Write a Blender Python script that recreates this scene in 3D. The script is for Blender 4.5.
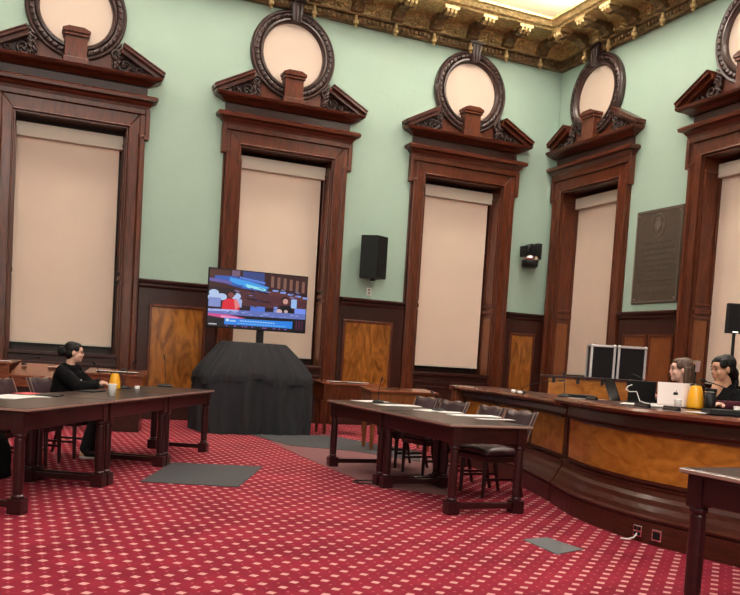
import bpy, bmesh, math, random
from mathutils import Vector, Matrix, Euler
random.seed(7)
PI = math.pi
for o in list(bpy.data.objects): bpy.data.objects.remove(o)
sc = bpy.context.scene
COL = sc.collection

# ------------------------------------------------------------------ camera
YAW, PITCH, ROLL, FPX, CAMH, CY = -.4073, -.0585, .061, 841.38, 1.308, 407.74
def cam_axes():
    cy, sy, cp, sp = math.cos(YAW), math.sin(YAW), math.cos(PITCH), math.sin(PITCH)
    fw = Vector((-sy*cp, cy*cp, sp)); rt = Vector((cy, sy, 0)); up = rt.cross(fw)
    c, s = math.cos(ROLL), math.sin(ROLL)
    return rt*c+up*s, up*c-rt*s, fw
rt, up, fw = cam_axes()
cam = bpy.data.cameras.new('camera'); camo = bpy.data.objects.new('camera', cam); COL.objects.link(camo)
cam.sensor_width = 36; cam.lens = FPX/740*36; cam.clip_end = 100; cam.shift_y = (CY-297.5)/740
m = Matrix((rt, up, -fw)).transposed().to_4x4(); m.translation = (0, 0, CAMH); camo.matrix_world = m
sc.camera = camo

# ------------------------------------------------------------------ world, lights, exposure
w = bpy.data.worlds.new('world'); sc.world = w; w.use_nodes = True
w.node_tree.nodes['Background'].inputs[0].default_value = (1, .86, .72, 1)
w.node_tree.nodes['Background'].inputs[1].default_value = .12
sc.view_settings.view_transform = 'Standard'; sc.view_settings.look = 'None'
sc.view_settings.gamma = 1; sc.view_settings.exposure = -.08
def area(name, loc, size, power, color, rot=(0, 0, 0)):
    l = bpy.data.lights.new(name, 'AREA'); l.shape = 'RECTANGLE'; l.size, l.size_y = size
    l.energy = power; l.color = color
    o = bpy.data.objects.new(name, l); COL.objects.link(o); o.location = loc; o.rotation_euler = rot
    return o
area('unseen_overhead_light', (2.5, 5.5, 8.3), (6, 5), 420, (1, .92, .83))
area('unseen_overhead_light', (-.5, -1.5, 7.6), (7, 4), 800, (1, .92, .83), (.75, 0, -.3))  # unseen panel added behind the camera, tilted to light the far walls frontally
area('added_fill_light', (1, -4.7, 3.2), (9, 3), 330, (1, .90, .80), (PI/2, 0, 0))  # added fill facing the back windows, evens out the blinds; no fixture there
area('cove_light', (3.5, 13.5, 8.15), (13, .25), 800, (1, .94, .86), (PI, 0, 0))
area('cove_light', (8.9, 8.5, 8.15), (.25, 10), 640, (1, .94, .86), (PI, 0, 0))

# ------------------------------------------------------------------ materials
def newmat(name):
    m = bpy.data.materials.new(name); m.use_nodes = True
    return m, m.node_tree, m.node_tree.nodes['Principled BSDF']
def simple(name, col, rough=.5, metal=0, coat=0, emit=None, es=1, noise=0, nscale=20, bump=0, bscale=60, sheen=0, spec=None):
    m, nt, b = newmat(name)
    b.inputs['Base Color'].default_value = (*col, 1); b.inputs['Roughness'].default_value = rough
    b.inputs['Metallic'].default_value = metal; b.inputs['Coat Weight'].default_value = coat
    b.inputs['Coat Roughness'].default_value = .12
    if spec is not None: b.inputs['Specular IOR Level'].default_value = spec
    if sheen: b.inputs['Sheen Weight'].default_value = sheen
    if emit:
        b.inputs['Emission Color'].default_value = (*emit, 1); b.inputs['Emission Strength'].default_value = es
    tc = nt.nodes.new('ShaderNodeTexCoord')
    if noise:
        n = nt.nodes.new('ShaderNodeTexNoise'); n.inputs['Scale'].default_value = nscale; n.inputs['Detail'].default_value = 4
        r = nt.nodes.new('ShaderNodeValToRGB')
        r.color_ramp.elements[0].color = (*[c*(1-noise) for c in col], 1); r.color_ramp.elements[0].position = .3
        r.color_ramp.elements[1].color = (*[min(1, c*(1+noise)) for c in col], 1); r.color_ramp.elements[1].position = .7
        nt.links.new(tc.outputs['Object'], n.inputs['Vector']); nt.links.new(n.outputs['Fac'], r.inputs[0])
        nt.links.new(r.outputs[0], b.inputs['Base Color'])
    if bump:
        n2 = nt.nodes.new('ShaderNodeTexNoise'); n2.inputs['Scale'].default_value = bscale
        bp = nt.nodes.new('ShaderNodeBump'); bp.inputs['Strength'].default_value = bump; bp.inputs['Distance'].default_value = .02
        nt.links.new(tc.outputs['Object'], n2.inputs['Vector']); nt.links.new(n2.outputs['Fac'], bp.inputs['Height'])
        nt.links.new(bp.outputs[0], b.inputs['Normal'])
    return m
def wood(name, c1, c2, rough=.28, scale=(9, 9, 1.2), coat=.35, dist=3.0, nsc=2.2):
    m, nt, b = newmat(name); L = nt.links.new
    tc = nt.nodes.new('ShaderNodeTexCoord'); mp = nt.nodes.new('ShaderNodeMapping'); mp.inputs['Scale'].default_value = scale
    n = nt.nodes.new('ShaderNodeTexNoise'); n.inputs['Scale'].default_value = nsc; n.inputs['Detail'].default_value = 6; n.inputs['Distortion'].default_value = dist
    r = nt.nodes.new('ShaderNodeValToRGB'); r.color_ramp.elements[0].position = .32; r.color_ramp.elements[1].position = .68
    r.color_ramp.elements[0].color = (*c1, 1); r.color_ramp.elements[1].color = (*c2, 1)
    L(tc.outputs['Object'], mp.inputs[0]); L(mp.outputs[0], n.inputs['Vector']); L(n.outputs['Fac'], r.inputs[0]); L(r.outputs[0], b.inputs['Base Color'])
    b.inputs['Roughness'].default_value = rough; b.inputs['Coat Weight'].default_value = coat; b.inputs['Coat Roughness'].default_value = .15
    b.inputs['Specular IOR Level'].default_value = .3; b.inputs['Coat IOR'].default_value = 1.4
    return m
M = {}
M['wall'] = simple('green_paint', (.315, .445, .362), .75, noise=.03, nscale=1.5, bump=.15, bscale=8)
M['plaster'] = simple('ceiling_plaster', (.88, .82, .76), .8, noise=.05, nscale=3)
M['wood'] = wood('mahogany', (.05, .012, .0055), (.12, .030, .011), coat=.15, nsc=1.6, dist=1.5)
M['wood_h'] = wood('mahogany_level_grain', (.045, .010, .006), (.105, .025, .010), scale=(1.2, 9, 9), coat=.2)
M['wood_dark'] = wood('dark_mahogany', (.022, .006, .004), (.045, .012, .008), coat=.15, rough=.4)
M['carve'] = wood('carved_dark_wood', (.022, .011, .010), (.055, .028, .023), rough=.33)
M['wood_mid'] = wood('brown_walnut', (.12, .038, .012), (.22, .072, .022))
M['burl'] = wood('flame_burl_veneer', (.13, .042, .008), (.36, .135, .022), rough=.25, scale=(3.2, 3.2, 1.0), dist=2.2, nsc=1.6, coat=.4)
M['dais'] = wood('dais_mahogany', (.038, .008, .005), (.075, .017, .009), rough=.3, scale=(1.2, 1.2, 9), coat=.18)
M['dais_lip'] = wood('dais_lip_wood', (.12, .036, .018), (.20, .062, .028), rough=.22, scale=(1.2, 1.2, 9), coat=.5)
M['burl_d'] = wood('dais_burl_veneer', (.28, .088, .010), (.48, .18, .026), rough=.25, scale=(1.0, 1.0, 2.6), dist=3.0, nsc=1.8, coat=.4)
M['table'] = wood('table_mahogany', (.017, .003, .004), (.032, .006, .006), rough=.3, scale=(6, 1, 6), coat=.4)
M['table_top'] = wood('table_top_veneer', (.020, .010, .008), (.040, .020, .016), rough=.36, scale=(1, 8, 8), coat=.3)
M['table_edge'] = simple('worn_table_edge', (.28, .17, .14), .3, coat=.5)
M['desk_red'] = wood('reddish_desk_wood', (.13, .036, .018), (.23, .07, .030), rough=.25, scale=(1, 8, 8), coat=.4)
M['blind'] = simple('beige_blind_fabric', (.76, .62, .50), .85, noise=.03, nscale=1.2)
M['blind_head'] = simple('grey_beige_valance', (.64, .57, .47), .6)
M['oculus'] = simple('cream_pane', (.64, .525, .43), .6)
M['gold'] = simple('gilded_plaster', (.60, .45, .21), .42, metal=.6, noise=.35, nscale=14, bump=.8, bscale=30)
M['gold_dark'] = simple('dark_gilding', (.20, .13, .06), .5, metal=.6, noise=.5, nscale=10, bump=.9, bscale=26)  # darker gilding tone for bead band, brackets and dentils
M['black'] = simple('black_plastic', (.006, .006, .007), .45, spec=.3)
M['blackmetal'] = simple('black_metal', (.02, .02, .02), .35, metal=.5)
M['case'] = simple('black_case_laminate', (.006, .005, .006), .6, spec=.2)
M['alu'] = simple('aluminium', (.62, .62, .62), .35, metal=.8)
M['chrome'] = simple('chrome', (.85, .83, .8), .15, metal=1)
M['cloth'] = simple('black_cloth', (.022, .023, .026), .9, spec=.25, bump=.15, bscale=90)
M['leather'] = simple('oxblood_leather', (.035, .013, .018), .33, noise=.25, nscale=7, bump=.2, bscale=50)
M['brass'] = simple('brass_nails', (.30, .20, .16), .4, metal=.6)
M['paper'] = simple('white_paper', (.85, .83, .80), .7)
M['paper_red'] = simple('red_paper', (.70, .10, .11), .7)
M['mat'] = simple('grey_mat', (.045, .047, .050), .85, noise=.12, nscale=80)
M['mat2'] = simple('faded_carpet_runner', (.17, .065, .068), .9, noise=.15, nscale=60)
M['vent'] = simple('grey_floor_plate', (.085, .095, .10), .55)
M['bronze'] = simple('bronze_plaque', (.085, .065, .05), .5, metal=.5, noise=.15, nscale=8)
M['bronze_hi'] = simple('bronze_relief', (.16, .13, .10), .45, metal=.5)
M['yellow'] = simple('yellow_plastic', (.90, .42, .015), .35, coat=.2)
M['cup'] = simple('white_paper_cup', (.93, .91, .88), .5)
M['skin_a'] = simple('light_skin', (.72, .42, .32), .5)
M['skin_b'] = simple('tan_skin', (.55, .28, .17), .5)
M['skin_c'] = simple('pale_skin', (.66, .38, .28), .5)
M['hair_black'] = simple('black_hair', (.005, .0038, .0035), .5, spec=.3, bump=.4, bscale=60)
M['hair_brown'] = simple('brown_hair', (.085, .042, .024), .5, noise=.3, nscale=30, bump=.4, bscale=60)
M['cl_black'] = simple('black_garment', (.0045, .0045, .005), .95, spec=.15)
M['cl_maroon'] = simple('maroon_garment', (.05, .009, .016), .9, spec=.2)
M['cl_jean'] = simple('dark_trousers', (.012, .012, .016), .9)
M['eye'] = simple('dark_eye', (.02, .012, .01), .2)
M['lip'] = simple('lips', (.42, .12, .10), .45)
M['silver'] = simple('silver_laptop_shell', (.66, .57, .54), .4, metal=.35)
M['glass_dark'] = simple('dark_window_glass', (.02, .02, .025), .1)
M['white'] = simple('white_plastic', (.8, .79, .76), .45)
# carpet: diamonds on a staggered grid with dots between, laid square to the walls
m, nt, b = newmat('red_patterned_carpet'); L = nt.links.new
geo = nt.nodes.new('ShaderNodeNewGeometry'); sp = nt.nodes.new('ShaderNodeSeparateXYZ'); L(geo.outputs['Position'], sp.inputs[0])
def mth(op, a, b_=None, c=None):
    n = nt.nodes.new('ShaderNodeMath'); n.operation = op
    for i, v in enumerate((a, b_, c)):
        if v is None: continue
        if isinstance(v, (int, float)): n.inputs[i].default_value = v
        else: L(v, n.inputs[i])
    return n.outputs[0]
u = mth('DIVIDE', mth('SUBTRACT', sp.outputs[0], .222), .189); v = mth('DIVIDE', mth('SUBTRACT', sp.outputs[1], 4.885), .180)
def fold(x): return mth('ABSOLUTE', mth('SUBTRACT', mth('FRACT', mth('ADD', x, 100.5)), .5))
fa, fb = fold(mth('ADD', u, v)), fold(mth('SUBTRACT', u, v))
dia = mth('LESS_THAN', mth('MAXIMUM', fa, fb), .172)
dot = mth('GREATER_THAN', mth('MINIMUM', fa, fb), .44)
nz = nt.nodes.new('ShaderNodeTexNoise'); nz.inputs['Scale'].default_value = 2.2; nz.inputs['Detail'].default_value = 8
L(geo.outputs['Position'], nz.inputs['Vector'])
rr = nt.nodes.new('ShaderNodeValToRGB'); rr.color_ramp.elements[0].color = (.185, .010, .025, 1); rr.color_ramp.elements[1].color = (.27, .017, .036, 1)
rr.color_ramp.elements[0].position = .35; rr.color_ramp.elements[1].position = .65; L(nz.outputs['Fac'], rr.inputs[0])
mx = nt.nodes.new('ShaderNodeMix'); mx.data_type = 'RGBA'; L(dot, mx.inputs[0]); L(rr.outputs[0], mx.inputs[6]); mx.inputs[7].default_value = (.42, .09, .10, 1)
mx2 = nt.nodes.new('ShaderNodeMix'); mx2.data_type = 'RGBA'; L(dia, mx2.inputs[0]); L(mx.outputs[2], mx2.inputs[6]); mx2.inputs[7].default_value = (.60, .30, .28, 1)
L(mx2.outputs[2], b.inputs['Base Color']); b.inputs['Roughness'].default_value = .95; b.inputs['Specular IOR Level'].default_value = .15
nb = nt.nodes.new('ShaderNodeTexNoise'); nb.inputs['Scale'].default_value = 350; L(geo.outputs['Position'], nb.inputs['Vector'])
bp = nt.nodes.new('ShaderNodeBump'); bp.inputs['Strength'].default_value = .3; bp.inputs['Distance'].default_value = .01
L(nb.outputs['Fac'], bp.inputs['Height']); L(bp.outputs[0], b.inputs['Normal'])
M['carpet'] = m
# emissive screen picture driven by a colour attribute
m, nt, b = newmat('screen_picture')
at = nt.nodes.new('ShaderNodeAttribute'); at.attribute_name = 'pic'
nt.links.new(at.outputs['Color'], b.inputs['Emission Color']); b.inputs['Emission Strength'].default_value = .85
b.inputs['Base Color'].default_value = (.01, .01, .01, 1); b.inputs['Roughness'].default_value = .3
M['screen'] = m

# ------------------------------------------------------------------ helpers
def BM(): return bmesh.new()
def tag(o, label=None, cat=None, group=None, kind=None):
    if label: o['label'] = label
    if cat: o['category'] = cat
    if group: o['group'] = group
    if kind: o['kind'] = kind
    return o
def obj(name, bm, mat, parent=None, smooth=False, bevel=0, loc=None, rot=None, label=None):
    me = bpy.data.meshes.new(name)
    bmesh.ops.recalc_face_normals(bm, faces=bm.faces[:])
    bm.to_mesh(me); bm.free()
    for mm in (mat if isinstance(mat, (list, tuple)) else [mat]): me.materials.append(M[mm])
    o = bpy.data.objects.new(name, me); COL.objects.link(o)
    if smooth:
        for p in me.polygons: p.use_smooth = True
    if bevel:
        md = o.modifiers.new('bevel', 'BEVEL'); md.width = bevel; md.segments = 2; md.limit_method = 'ANGLE'; md.angle_limit = .6
    if parent: o.parent = parent
    if loc: o.location = loc
    if rot: o.rotation_euler = rot
    if label: o['label'] = label
    return o
def thing(name, label, cat, loc=(0, 0, 0), rz=0, group=None, kind=None):
    o = bpy.data.objects.new(name, None); COL.objects.link(o); o.location = loc; o.rotation_euler = (0, 0, rz); o.empty_display_size = .1
    return tag(o, label, cat, group, kind)
def box(bm, x0, x1, y0, y1, z0, z1, mat=0, mtx=None):
    vs = [bm.verts.new((x, y, z)) for x in (x0, x1) for y in (y0, y1) for z in (z0, z1)]
    if mtx:
        for q in vs: q.co = mtx @ q.co
    for f in ((0, 1, 3, 2), (4, 6, 7, 5), (0, 4, 5, 1), (2, 3, 7, 6), (0, 2, 6, 4), (1, 5, 7, 3)):
        bm.faces.new([vs[i] for i in f]).material_index = mat
def lathe(bm, prof, c=(0, 0, 0), seg=20, mtx=None, mat=0, closed=True):
    """prof: list of (r, z)"""
    rings = []
    for r, z in prof:
        ring = []
        for i in range(seg):
            a = 2*PI*i/seg; p = Vector((r*math.cos(a), r*math.sin(a), z))
            if mtx: p = mtx @ p
            ring.append(bm.verts.new(p+Vector(c)))
        rings.append(ring)
    for a, b_ in zip(rings, rings[1:]):
        for i in range(seg):
            bm.faces.new((a[i], a[(i+1) % seg], b_[(i+1) % seg], b_[i])).material_index = mat
    if closed:
        bm.faces.new(rings[0][::-1]).material_index = mat; bm.faces.new(rings[-1]).material_index = mat
def ring_band(bm, prof, seg=48, c=(0, 0), mat=0):
    """torus-like ring standing in the xz plane; prof: closed list of (radius, y)"""
    rings = []
    for i in range(seg):
        a = 2*PI*i/seg
        rings.append([bm.verts.new((c[0]+r*math.cos(a), y, c[1]+r*math.sin(a))) for r, y in prof])
    n = len(prof)
    for i in range(seg):
        A, B = rings[i], rings[(i+1) % seg]
        for j in range(n): bm.faces.new((A[j], A[(j+1) % n], B[(j+1) % n], B[j])).material_index = mat
def tube(bm, pts, rad, seg=8, mat=0):
    pts = [Vector(p) for p in pts]; n = len(pts)
    rads = rad if isinstance(rad, (list, tuple)) else [rad]*n
    prev = None; rings = []
    for i, p in enumerate(pts):
        t = (pts[min(i+1, n-1)]-pts[max(i-1, 0)]).normalized()
        if prev is None:
            a = t.orthogonal().normalized()
        else:
            a = (prev-t*prev.dot(t)); a = a.normalized() if a.length > 1e-6 else t.orthogonal().normalized()
        prev = a; b_ = t.cross(a)
        rings.append([bm.verts.new(p+(a*math.cos(2*PI*k/seg)+b_*math.sin(2*PI*k/seg))*rads[i]) for k in range(seg)])
    for A, B in zip(rings, rings[1:]):
        for k in range(seg): bm.faces.new((A[k], A[(k+1) % seg], B[(k+1) % seg], B[k])).material_index = mat
    bm.faces.new(rings[0][::-1]).material_index = mat; bm.faces.new(rings[-1]).material_index = mat
def ell(bm, c, r, mtx=None, sub=2, mat=0):
    T = Matrix.Translation(c) @ (mtx if mtx else Matrix()) @ Matrix.Diagonal((*r, 1))
    g = bmesh.ops.create_icosphere(bm, subdivisions=sub, radius=1, matrix=T)
    for q in g['verts']:
        for f in q.link_faces: f.material_index = mat
def prism(bm, poly, y0, y1, mat=0, axis='y'):
    """poly in (x,z) extruded along y, or (x,y) extruded along z, or (y,z) extruded along x"""
    mk = {'y': lambda p, t: (p[0], t, p[1]), 'z': lambda p, t: (p[0], p[1], t), 'x': lambda p, t: (t, p[0], p[1])}[axis]
    a = [bm.verts.new(mk(p, y0)) for p in poly]; b_ = [bm.verts.new(mk(p, y1)) for p in poly]; n = len(poly)
    bm.faces.new(a).material_index = mat; bm.faces.new(b_[::-1]).material_index = mat
    for i in range(n): bm.faces.new((a[i], b_[i], b_[(i+1) % n], a[(i+1) % n])).material_index = mat
def sweep(bm, path, prof, side=1, mat=0, caps=True):
    """prof (offset, z) closed loop swept along a plan path; side=1 offsets to the right of travel"""
    P = [Vector(p) for p in path]; n = len(P); cols = []
    for i in range(n):
        d0 = (P[i]-P[i-1]).normalized() if i else None; d1 = (P[i+1]-P[i]).normalized() if i < n-1 else None
        n0 = Vector((d0.y, -d0.x)) if d0 else None; n1 = Vector((d1.y, -d1.x)) if d1 else None
        if n0 is None: nn = n1
        elif n1 is None: nn = n0
        else:
            nn = (n0+n1).normalized(); nn = nn/max(.3, nn.dot(n0))
        nn = nn*side
        cols.append([bm.verts.new((P[i].x+nn.x*d, P[i].y+nn.y*d, z)) for d, z in prof])
    k = len(prof)
    for A, B in zip(cols, cols[1:]):
        for j in range(k): bm.faces.new((A[j], A[(j+1) % k], B[(j+1) % k], B[j])).material_index = mat
    if caps:
        bm.faces.new(cols[0]).material_index = mat; bm.faces.new(cols[-1][::-1]).material_index = mat
def crown(bm, w, prof, mat=0):
    """moulding wrapped round three sides of a block; prof (projection d, z), wall at y=0, room towards -y"""
    loops = []
    for d, z in prof:
        loops.append([bm.verts.new(p) for p in ((-w-d, 0, z), (-w-d, -BASE[0]-d, z), (w+d, -BASE[0]-d, z), (w+d, 0, z))])
    for A, B in zip(loops, loops[1:]):
        for j in range(3): bm.faces.new((A[j], A[j+1], B[j+1], B[j])).material_index = mat
    for l in (loops[0], loops[-1]): bm.faces.new(l).material_index = mat
BASE = [0]
def subtree(o): return [c for c in COL.objects if c.parent is o]
def copy_tree(o, parent=None):
    kids = subtree(o); c = o.copy(); COL.objects.link(c)
    if parent: c.parent = parent
    for k in kids: copy_tree(k, c)
    return c
RT2, FW2 = Vector((math.cos(YAW), math.sin(YAW))), Vector((-math.sin(YAW), math.cos(YAW)))
def dd(px, D, h=None):
    v_ = RT2*((px-370)/FPX*D)+FW2*D
    return (v_.x, v_.y) if h is None else (v_.x, v_.y, h)
def floor_pt(px, py, h=0):
    d = fw+rt*((px-370)/FPX)-up*((py-CY)/FPX); t = (h-CAMH)/d.z
    return Vector((d.x*t, d.y*t))

# ------------------------------------------------------------------ room
DA, DB, ZC = 15.2, 10.495, 8.5
XL, YB = -7.0, -5.0
WA = [(.837, 1), (4.585, 2), (8.307, 3)]; WB = [(13.909, 4), (10.036, 5)]
WI, ZI, ZS = .90, 4.99, 0.0       # opening half width, top
WF, ZF, WL = 1.245, 5.32, 1.16
def wall_with_openings(name, origin, rz, length, cuts):
    """local x runs along the wall from 0, y=0 face, thickness away from room"""
    bm = BM(); x = 0; T = .7
    for c in sorted(cuts):
        box(bm, x, c-WI, 0, T, 0, ZC); box(bm, c-WI, c+WI, 0, T, ZI, ZC); x = c+WI
    box(bm, x, length, 0, T, 0, ZC)
    bmesh.ops.remove_doubles(bm, verts=bm.verts[:], dist=1e-5)
    o = obj(name, bm, 'wall', loc=origin, rot=(0, 0, rz)); tag(o, kind='structure'); return o
wall_with_openings('wall_back', (XL, DA, 0), 0, DB-XL, [c-XL for c, _ in WA])
wall_with_openings('wall_right', (DB, DA, 0), -PI/2, DA-YB, [DA-c for c, _ in WB])
bm = BM(); box(bm, XL-.3, XL, YB, DA, 0, ZC); tag(obj('wall_left', bm, 'wall'), kind='structure')
bm = BM(); box(bm, XL, DB, YB-.3, YB, 0, ZC); tag(obj('wall_front', bm, 'wall'), kind='structure')
bm = BM(); box(bm, XL-.3, DB+.7, YB-.3, DA+.7, -.2, 0); tag(obj('floor', bm, 'carpet'), kind='structure')
bm = BM(); box(bm, XL-.3, DB+.7, YB-.3, DA+.7, ZC, ZC+.2); tag(obj('ceiling', bm, 'plaster'), kind='structure')

# ------------------------------------------------------------------ windows with carved surrounds
def scroll(bm, cx, cz, r0, turns, sgn, y, a0=0, thick=.03):
    pts, rad = [], []; N = int(14*turns)
    for i in range(N+1):
        t = i/N; a = a0+sgn*t*turns*2*PI; r = r0*(1-t)**.8+.01
        pts.append((cx+r*math.cos(a), y-.03*t, cz+r*math.sin(a))); rad.append(thick*(1-.55*t))
    tube(bm, pts, rad, 6)
def leaf(bm, x, z, ang, ln, wd, y):
    ell(bm, (x+math.cos(ang)*ln/2, y, z+math.sin(ang)*ln/2), (ln/2, .028, wd/2), Matrix.Rotation(-ang, 4, 'Y'), sub=1)
ZP, ZPT = 5.735, 5.84      # pediment bed
TAN = math.tan(math.radians(28))
def make_window(idx):
    W = bpy.data.objects.new('window_%d' % idx, None); COL.objects.link(W); tag(W, kind='structure')
    # casing: profile strips left, right and the eared head
    bm = BM(); F = .085
    ZE = 4.86; bb = .075
    for s in (-1, 1):
        # flat of the casing with a mitred joint at the head, then the stepped back band and its ear
        prism(bm, [(s*WI, 0), (s*(WL-bb), 0), (s*(WL-bb), ZF-bb-.02), (s*WI, ZI)], -F+.01, 0)
        xs = sorted((s*(WL-bb), s*WL)); box(bm, xs[0], xs[1], -F-.03, 0, 0, ZE)
        xs = sorted((s*(WL-bb-.022), s*(WL-bb))); box(bm, xs[0], xs[1], -F-.01, 0, 0, ZE+.05)
        xs = sorted((s*(WL-bb), s*(WF-bb+.01))); box(bm, xs[0], xs[1], -F+.01, 0, ZE, ZF-bb)
        xs = sorted((s*(WL-bb+.01), s*WF)); box(bm, xs[0], xs[1], -F-.03, 0, ZE-.05, ZE+.02)
        xs = sorted((s*(WF-bb), s*WF)); box(bm, xs[0], xs[1], -F-.03, 0, ZE, ZF)
        xs = sorted((s*WI, s*(WI+.03))); box(bm, xs[0], xs[1], -F-.01, 0, 0, ZI)
        xs = sorted((s*(WL+.0), s*(WL+.03))); box(bm, xs[0], xs[1], -.035, 0, 0, ZE-.05)
    prism(bm, [(-WI, ZI), (WI, ZI), (WL-bb, ZF-bb-.02), (-WL+bb, ZF-bb-.02)], -F+.01, 0)
    box(bm, -WF+bb, WF-bb, -F-.03, 0, ZF-bb-.02, ZF); box(bm, -WI-.03, WI+.03, -F-.01, 0, ZI, ZI+.03)
    obj('casing', bm, 'wood', W, bevel=.012)
    # jamb linings with a rail and raised panels
    bm = BM()
    for s in (-1, 1):
        xs = sorted((s*(WI-.0), s*(WI-.03))); box(bm, xs[0], xs[1], -F+.03, .66, 0, ZI)
        for z0, z1 in ((2.52, 4.75), (.9, 2.33)):
            x0 = s*(WI-.03); x1 = s*(WI-.055); xs = sorted((x0, x1))
            for a in ((-F+.06, -F+.10, z0, z1), (.30, .34, z0, z1), (-F+.10, .30, z0, z0+.04), (-F+.10, .30, z1-.04, z1)):
                box(bm, xs[0], xs[1], *a)
        xs = sorted((s*(WI-.03), s*(WI-.06))); box(bm, xs[0], xs[1], -F+.05, .36, 2.38, 2.46)
    box(bm, -WI+.03, WI-.03, -F+.03, .66, ZI-.03, ZI)
    obj('jamb_lining', bm, 'wood', W, bevel=.006)
    bm = BM()
    for s in (-1, 1):
        xs = sorted((s*(WI-.03), s*(WI-.04))); box(bm, xs[0], xs[1], -F+.11, .29, .95, 2.28)
    obj('jamb_panel', bm, 'wood_mid', W)
    # sill and apron panelling under the blind
    bm = BM(); box(bm, -WI+.03, WI-.03, -.03, .66, 0, 1.04); box(bm, -WI+.03, WI-.03, -.08, .66, 1.04, 1.10)
    box(bm, -WI+.03, WI-.03, -.06, -.03, .88, .93); box(bm, -WI+.10, WI-.10, -.055, -.03, .22, .26); box(bm, -WI+.10, WI-.10, -.055, -.03, .78, .82)
    for s in (-1, 1):
        xs = sorted((s*(WI-.14), s*(WI-.10))); box(bm, xs[0], xs[1], -.055, -.03, .26, .78)
    obj('sill', bm, 'wood_dark', W, bevel=.008)
    bm = BM(); box(bm, -WI+.03, WI-.03, -.0+.62, .64, 1.10, ZI-.03); obj('pane', bm, 'glass_dark', W)
    bm = BM()
    for z in (1.10, 2.9, 4.82): box(bm, -WI+.03, WI-.03, .57, .61, z, z+.07)
    for x in (-WI+.03, -.03, WI-.10): box(bm, x, x+.07, .57, .61, 1.17, 4.82)
    obj('sash', bm, 'wood_dark', W)
    # lower cornice
    BASE[0] = F
    bm = BM(); crown(bm, WF-.035, [(0, ZF), (.02, ZF), (.03, ZF+.04), (.06, ZF+.07), (.08, ZF+.10), (.14, ZF+.12), (.15, ZF+.17), (.12, ZF+.20), (0, ZF+.21)])
    obj('cornice', bm, 'wood_h', W, smooth=False)
    bm = BM(); box(bm, -WF+.05, WF-.05, -F+.05, 0, ZF+.20, ZP+.01); obj('frieze', bm, 'wood_dark', W)
    # pediment bed and broken raking cornice
    bm = BM(); crown(bm, WF-.02, [(0, ZP-.03), (.05, ZP), (.09, ZP+.02), (.15, ZP+.04), (.18, ZP+.06), (.20, ZPT), (.10, ZPT+.01), (0, ZPT+.01)])
    for s in (-1, 1):
        x0, x1 = 1.45, .72
        def pl(xa, xb, b0, b1): return [(s*xa, ZPT+(1.45-xa)*TAN+b0), (s*xb, ZPT+(1.45-xb)*TAN+b0), (s*xb, ZPT+(1.45-xb)*TAN+b1), (s*xa, ZPT+(1.45-xa)*TAN+b1)]
        prism(bm, pl(1.38, x1, -.06, .03), -F-.09, -.0); prism(bm, pl(x0-.01, x1+.02, .02, .075), -F-.17, 0); prism(bm, pl(x0, x1+.03, .075, .10), -F-.19, 0)
    obj('pediment', bm, 'wood_h', W, bevel=.006)
    bm = BM()
    for s in (-1, 1): prism(bm, [(s*1.38, ZPT), (s*.56, ZPT), (s*.56, ZPT+.84*TAN-.06)], -F+.05, 0)
    obj('tympanum', bm, 'wood_dark', W)
    for s in (-1, 1):
        bm = BM(); y = -F+.02; rnd = random.Random(5)
        scroll(bm, s*.80, ZPT+.15, .13, 1.6, s, y, PI/2); scroll(bm, s*1.05, ZPT+.10, .09, 1.5, -s, y, PI/2); scroll(bm, s*1.22, ZPT+.06, .05, 1.3, s, y, PI/2, .02)
        scroll(bm, s*.66, ZPT+.32, .09, 1.4, -s, y, 0)
        tube(bm, [(s*1.32, y, ZPT+.04), (s*1.12, y-.02, ZPT+.17), (s*.93, y-.02, ZPT+.25), (s*.75, y, ZPT+.36), (s*.62, y, ZPT+.46)], [.012, .025, .03, .028, .012], 6)
        for k in range(26):
            t = rnd.random(); x = .62+.62*t; zmax = (1.38-x)*TAN-.07; z = ZPT+.03+rnd.random()*max(.02, zmax-.05)
            leaf(bm, s*x, z, rnd.uniform(0, PI*2), rnd.uniform(.08, .14), .05, y-rnd.random()*.03)
        for k in range(9):
            leaf(bm, s*(.58+.08*rnd.random()), ZPT+.04+.045*k, PI/2-s*(.3+.7*rnd.random()), .15, .055, y-.03*rnd.random())
        obj('carving', bm, 'carve', W, smooth=True)
    bm = BM()
    box(bm, -.20, .20, -F-.17, 0, ZPT, ZPT+.09); box(bm, -.175, .175, -F-.14, 0, ZPT+.09, ZPT+.43); box(bm, -.20, .20, -F-.17, 0, ZPT+.43, ZPT+.48)
    prism(bm, [(-.22, ZPT+.48), (.22, ZPT+.48), (.22, ZPT+.53), (.12, ZPT+.575), (-.12, ZPT+.575), (-.22, ZPT+.53)], -F-.19, 0)
    obj('pedestal_block', bm, 'wood', W, bevel=.008)
    for s in (-1, 1):
        bm = BM(); xs = sorted((s*.20, s*.575)); box(bm, xs[0], xs[1], -F+.04, 0, ZPT, ZPT+.30); box(bm, xs[0], xs[1], -F-.02, 0, ZPT, ZPT+.05)
        obj('side_block', bm, 'wood', W, bevel=.006)
    return W
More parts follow.
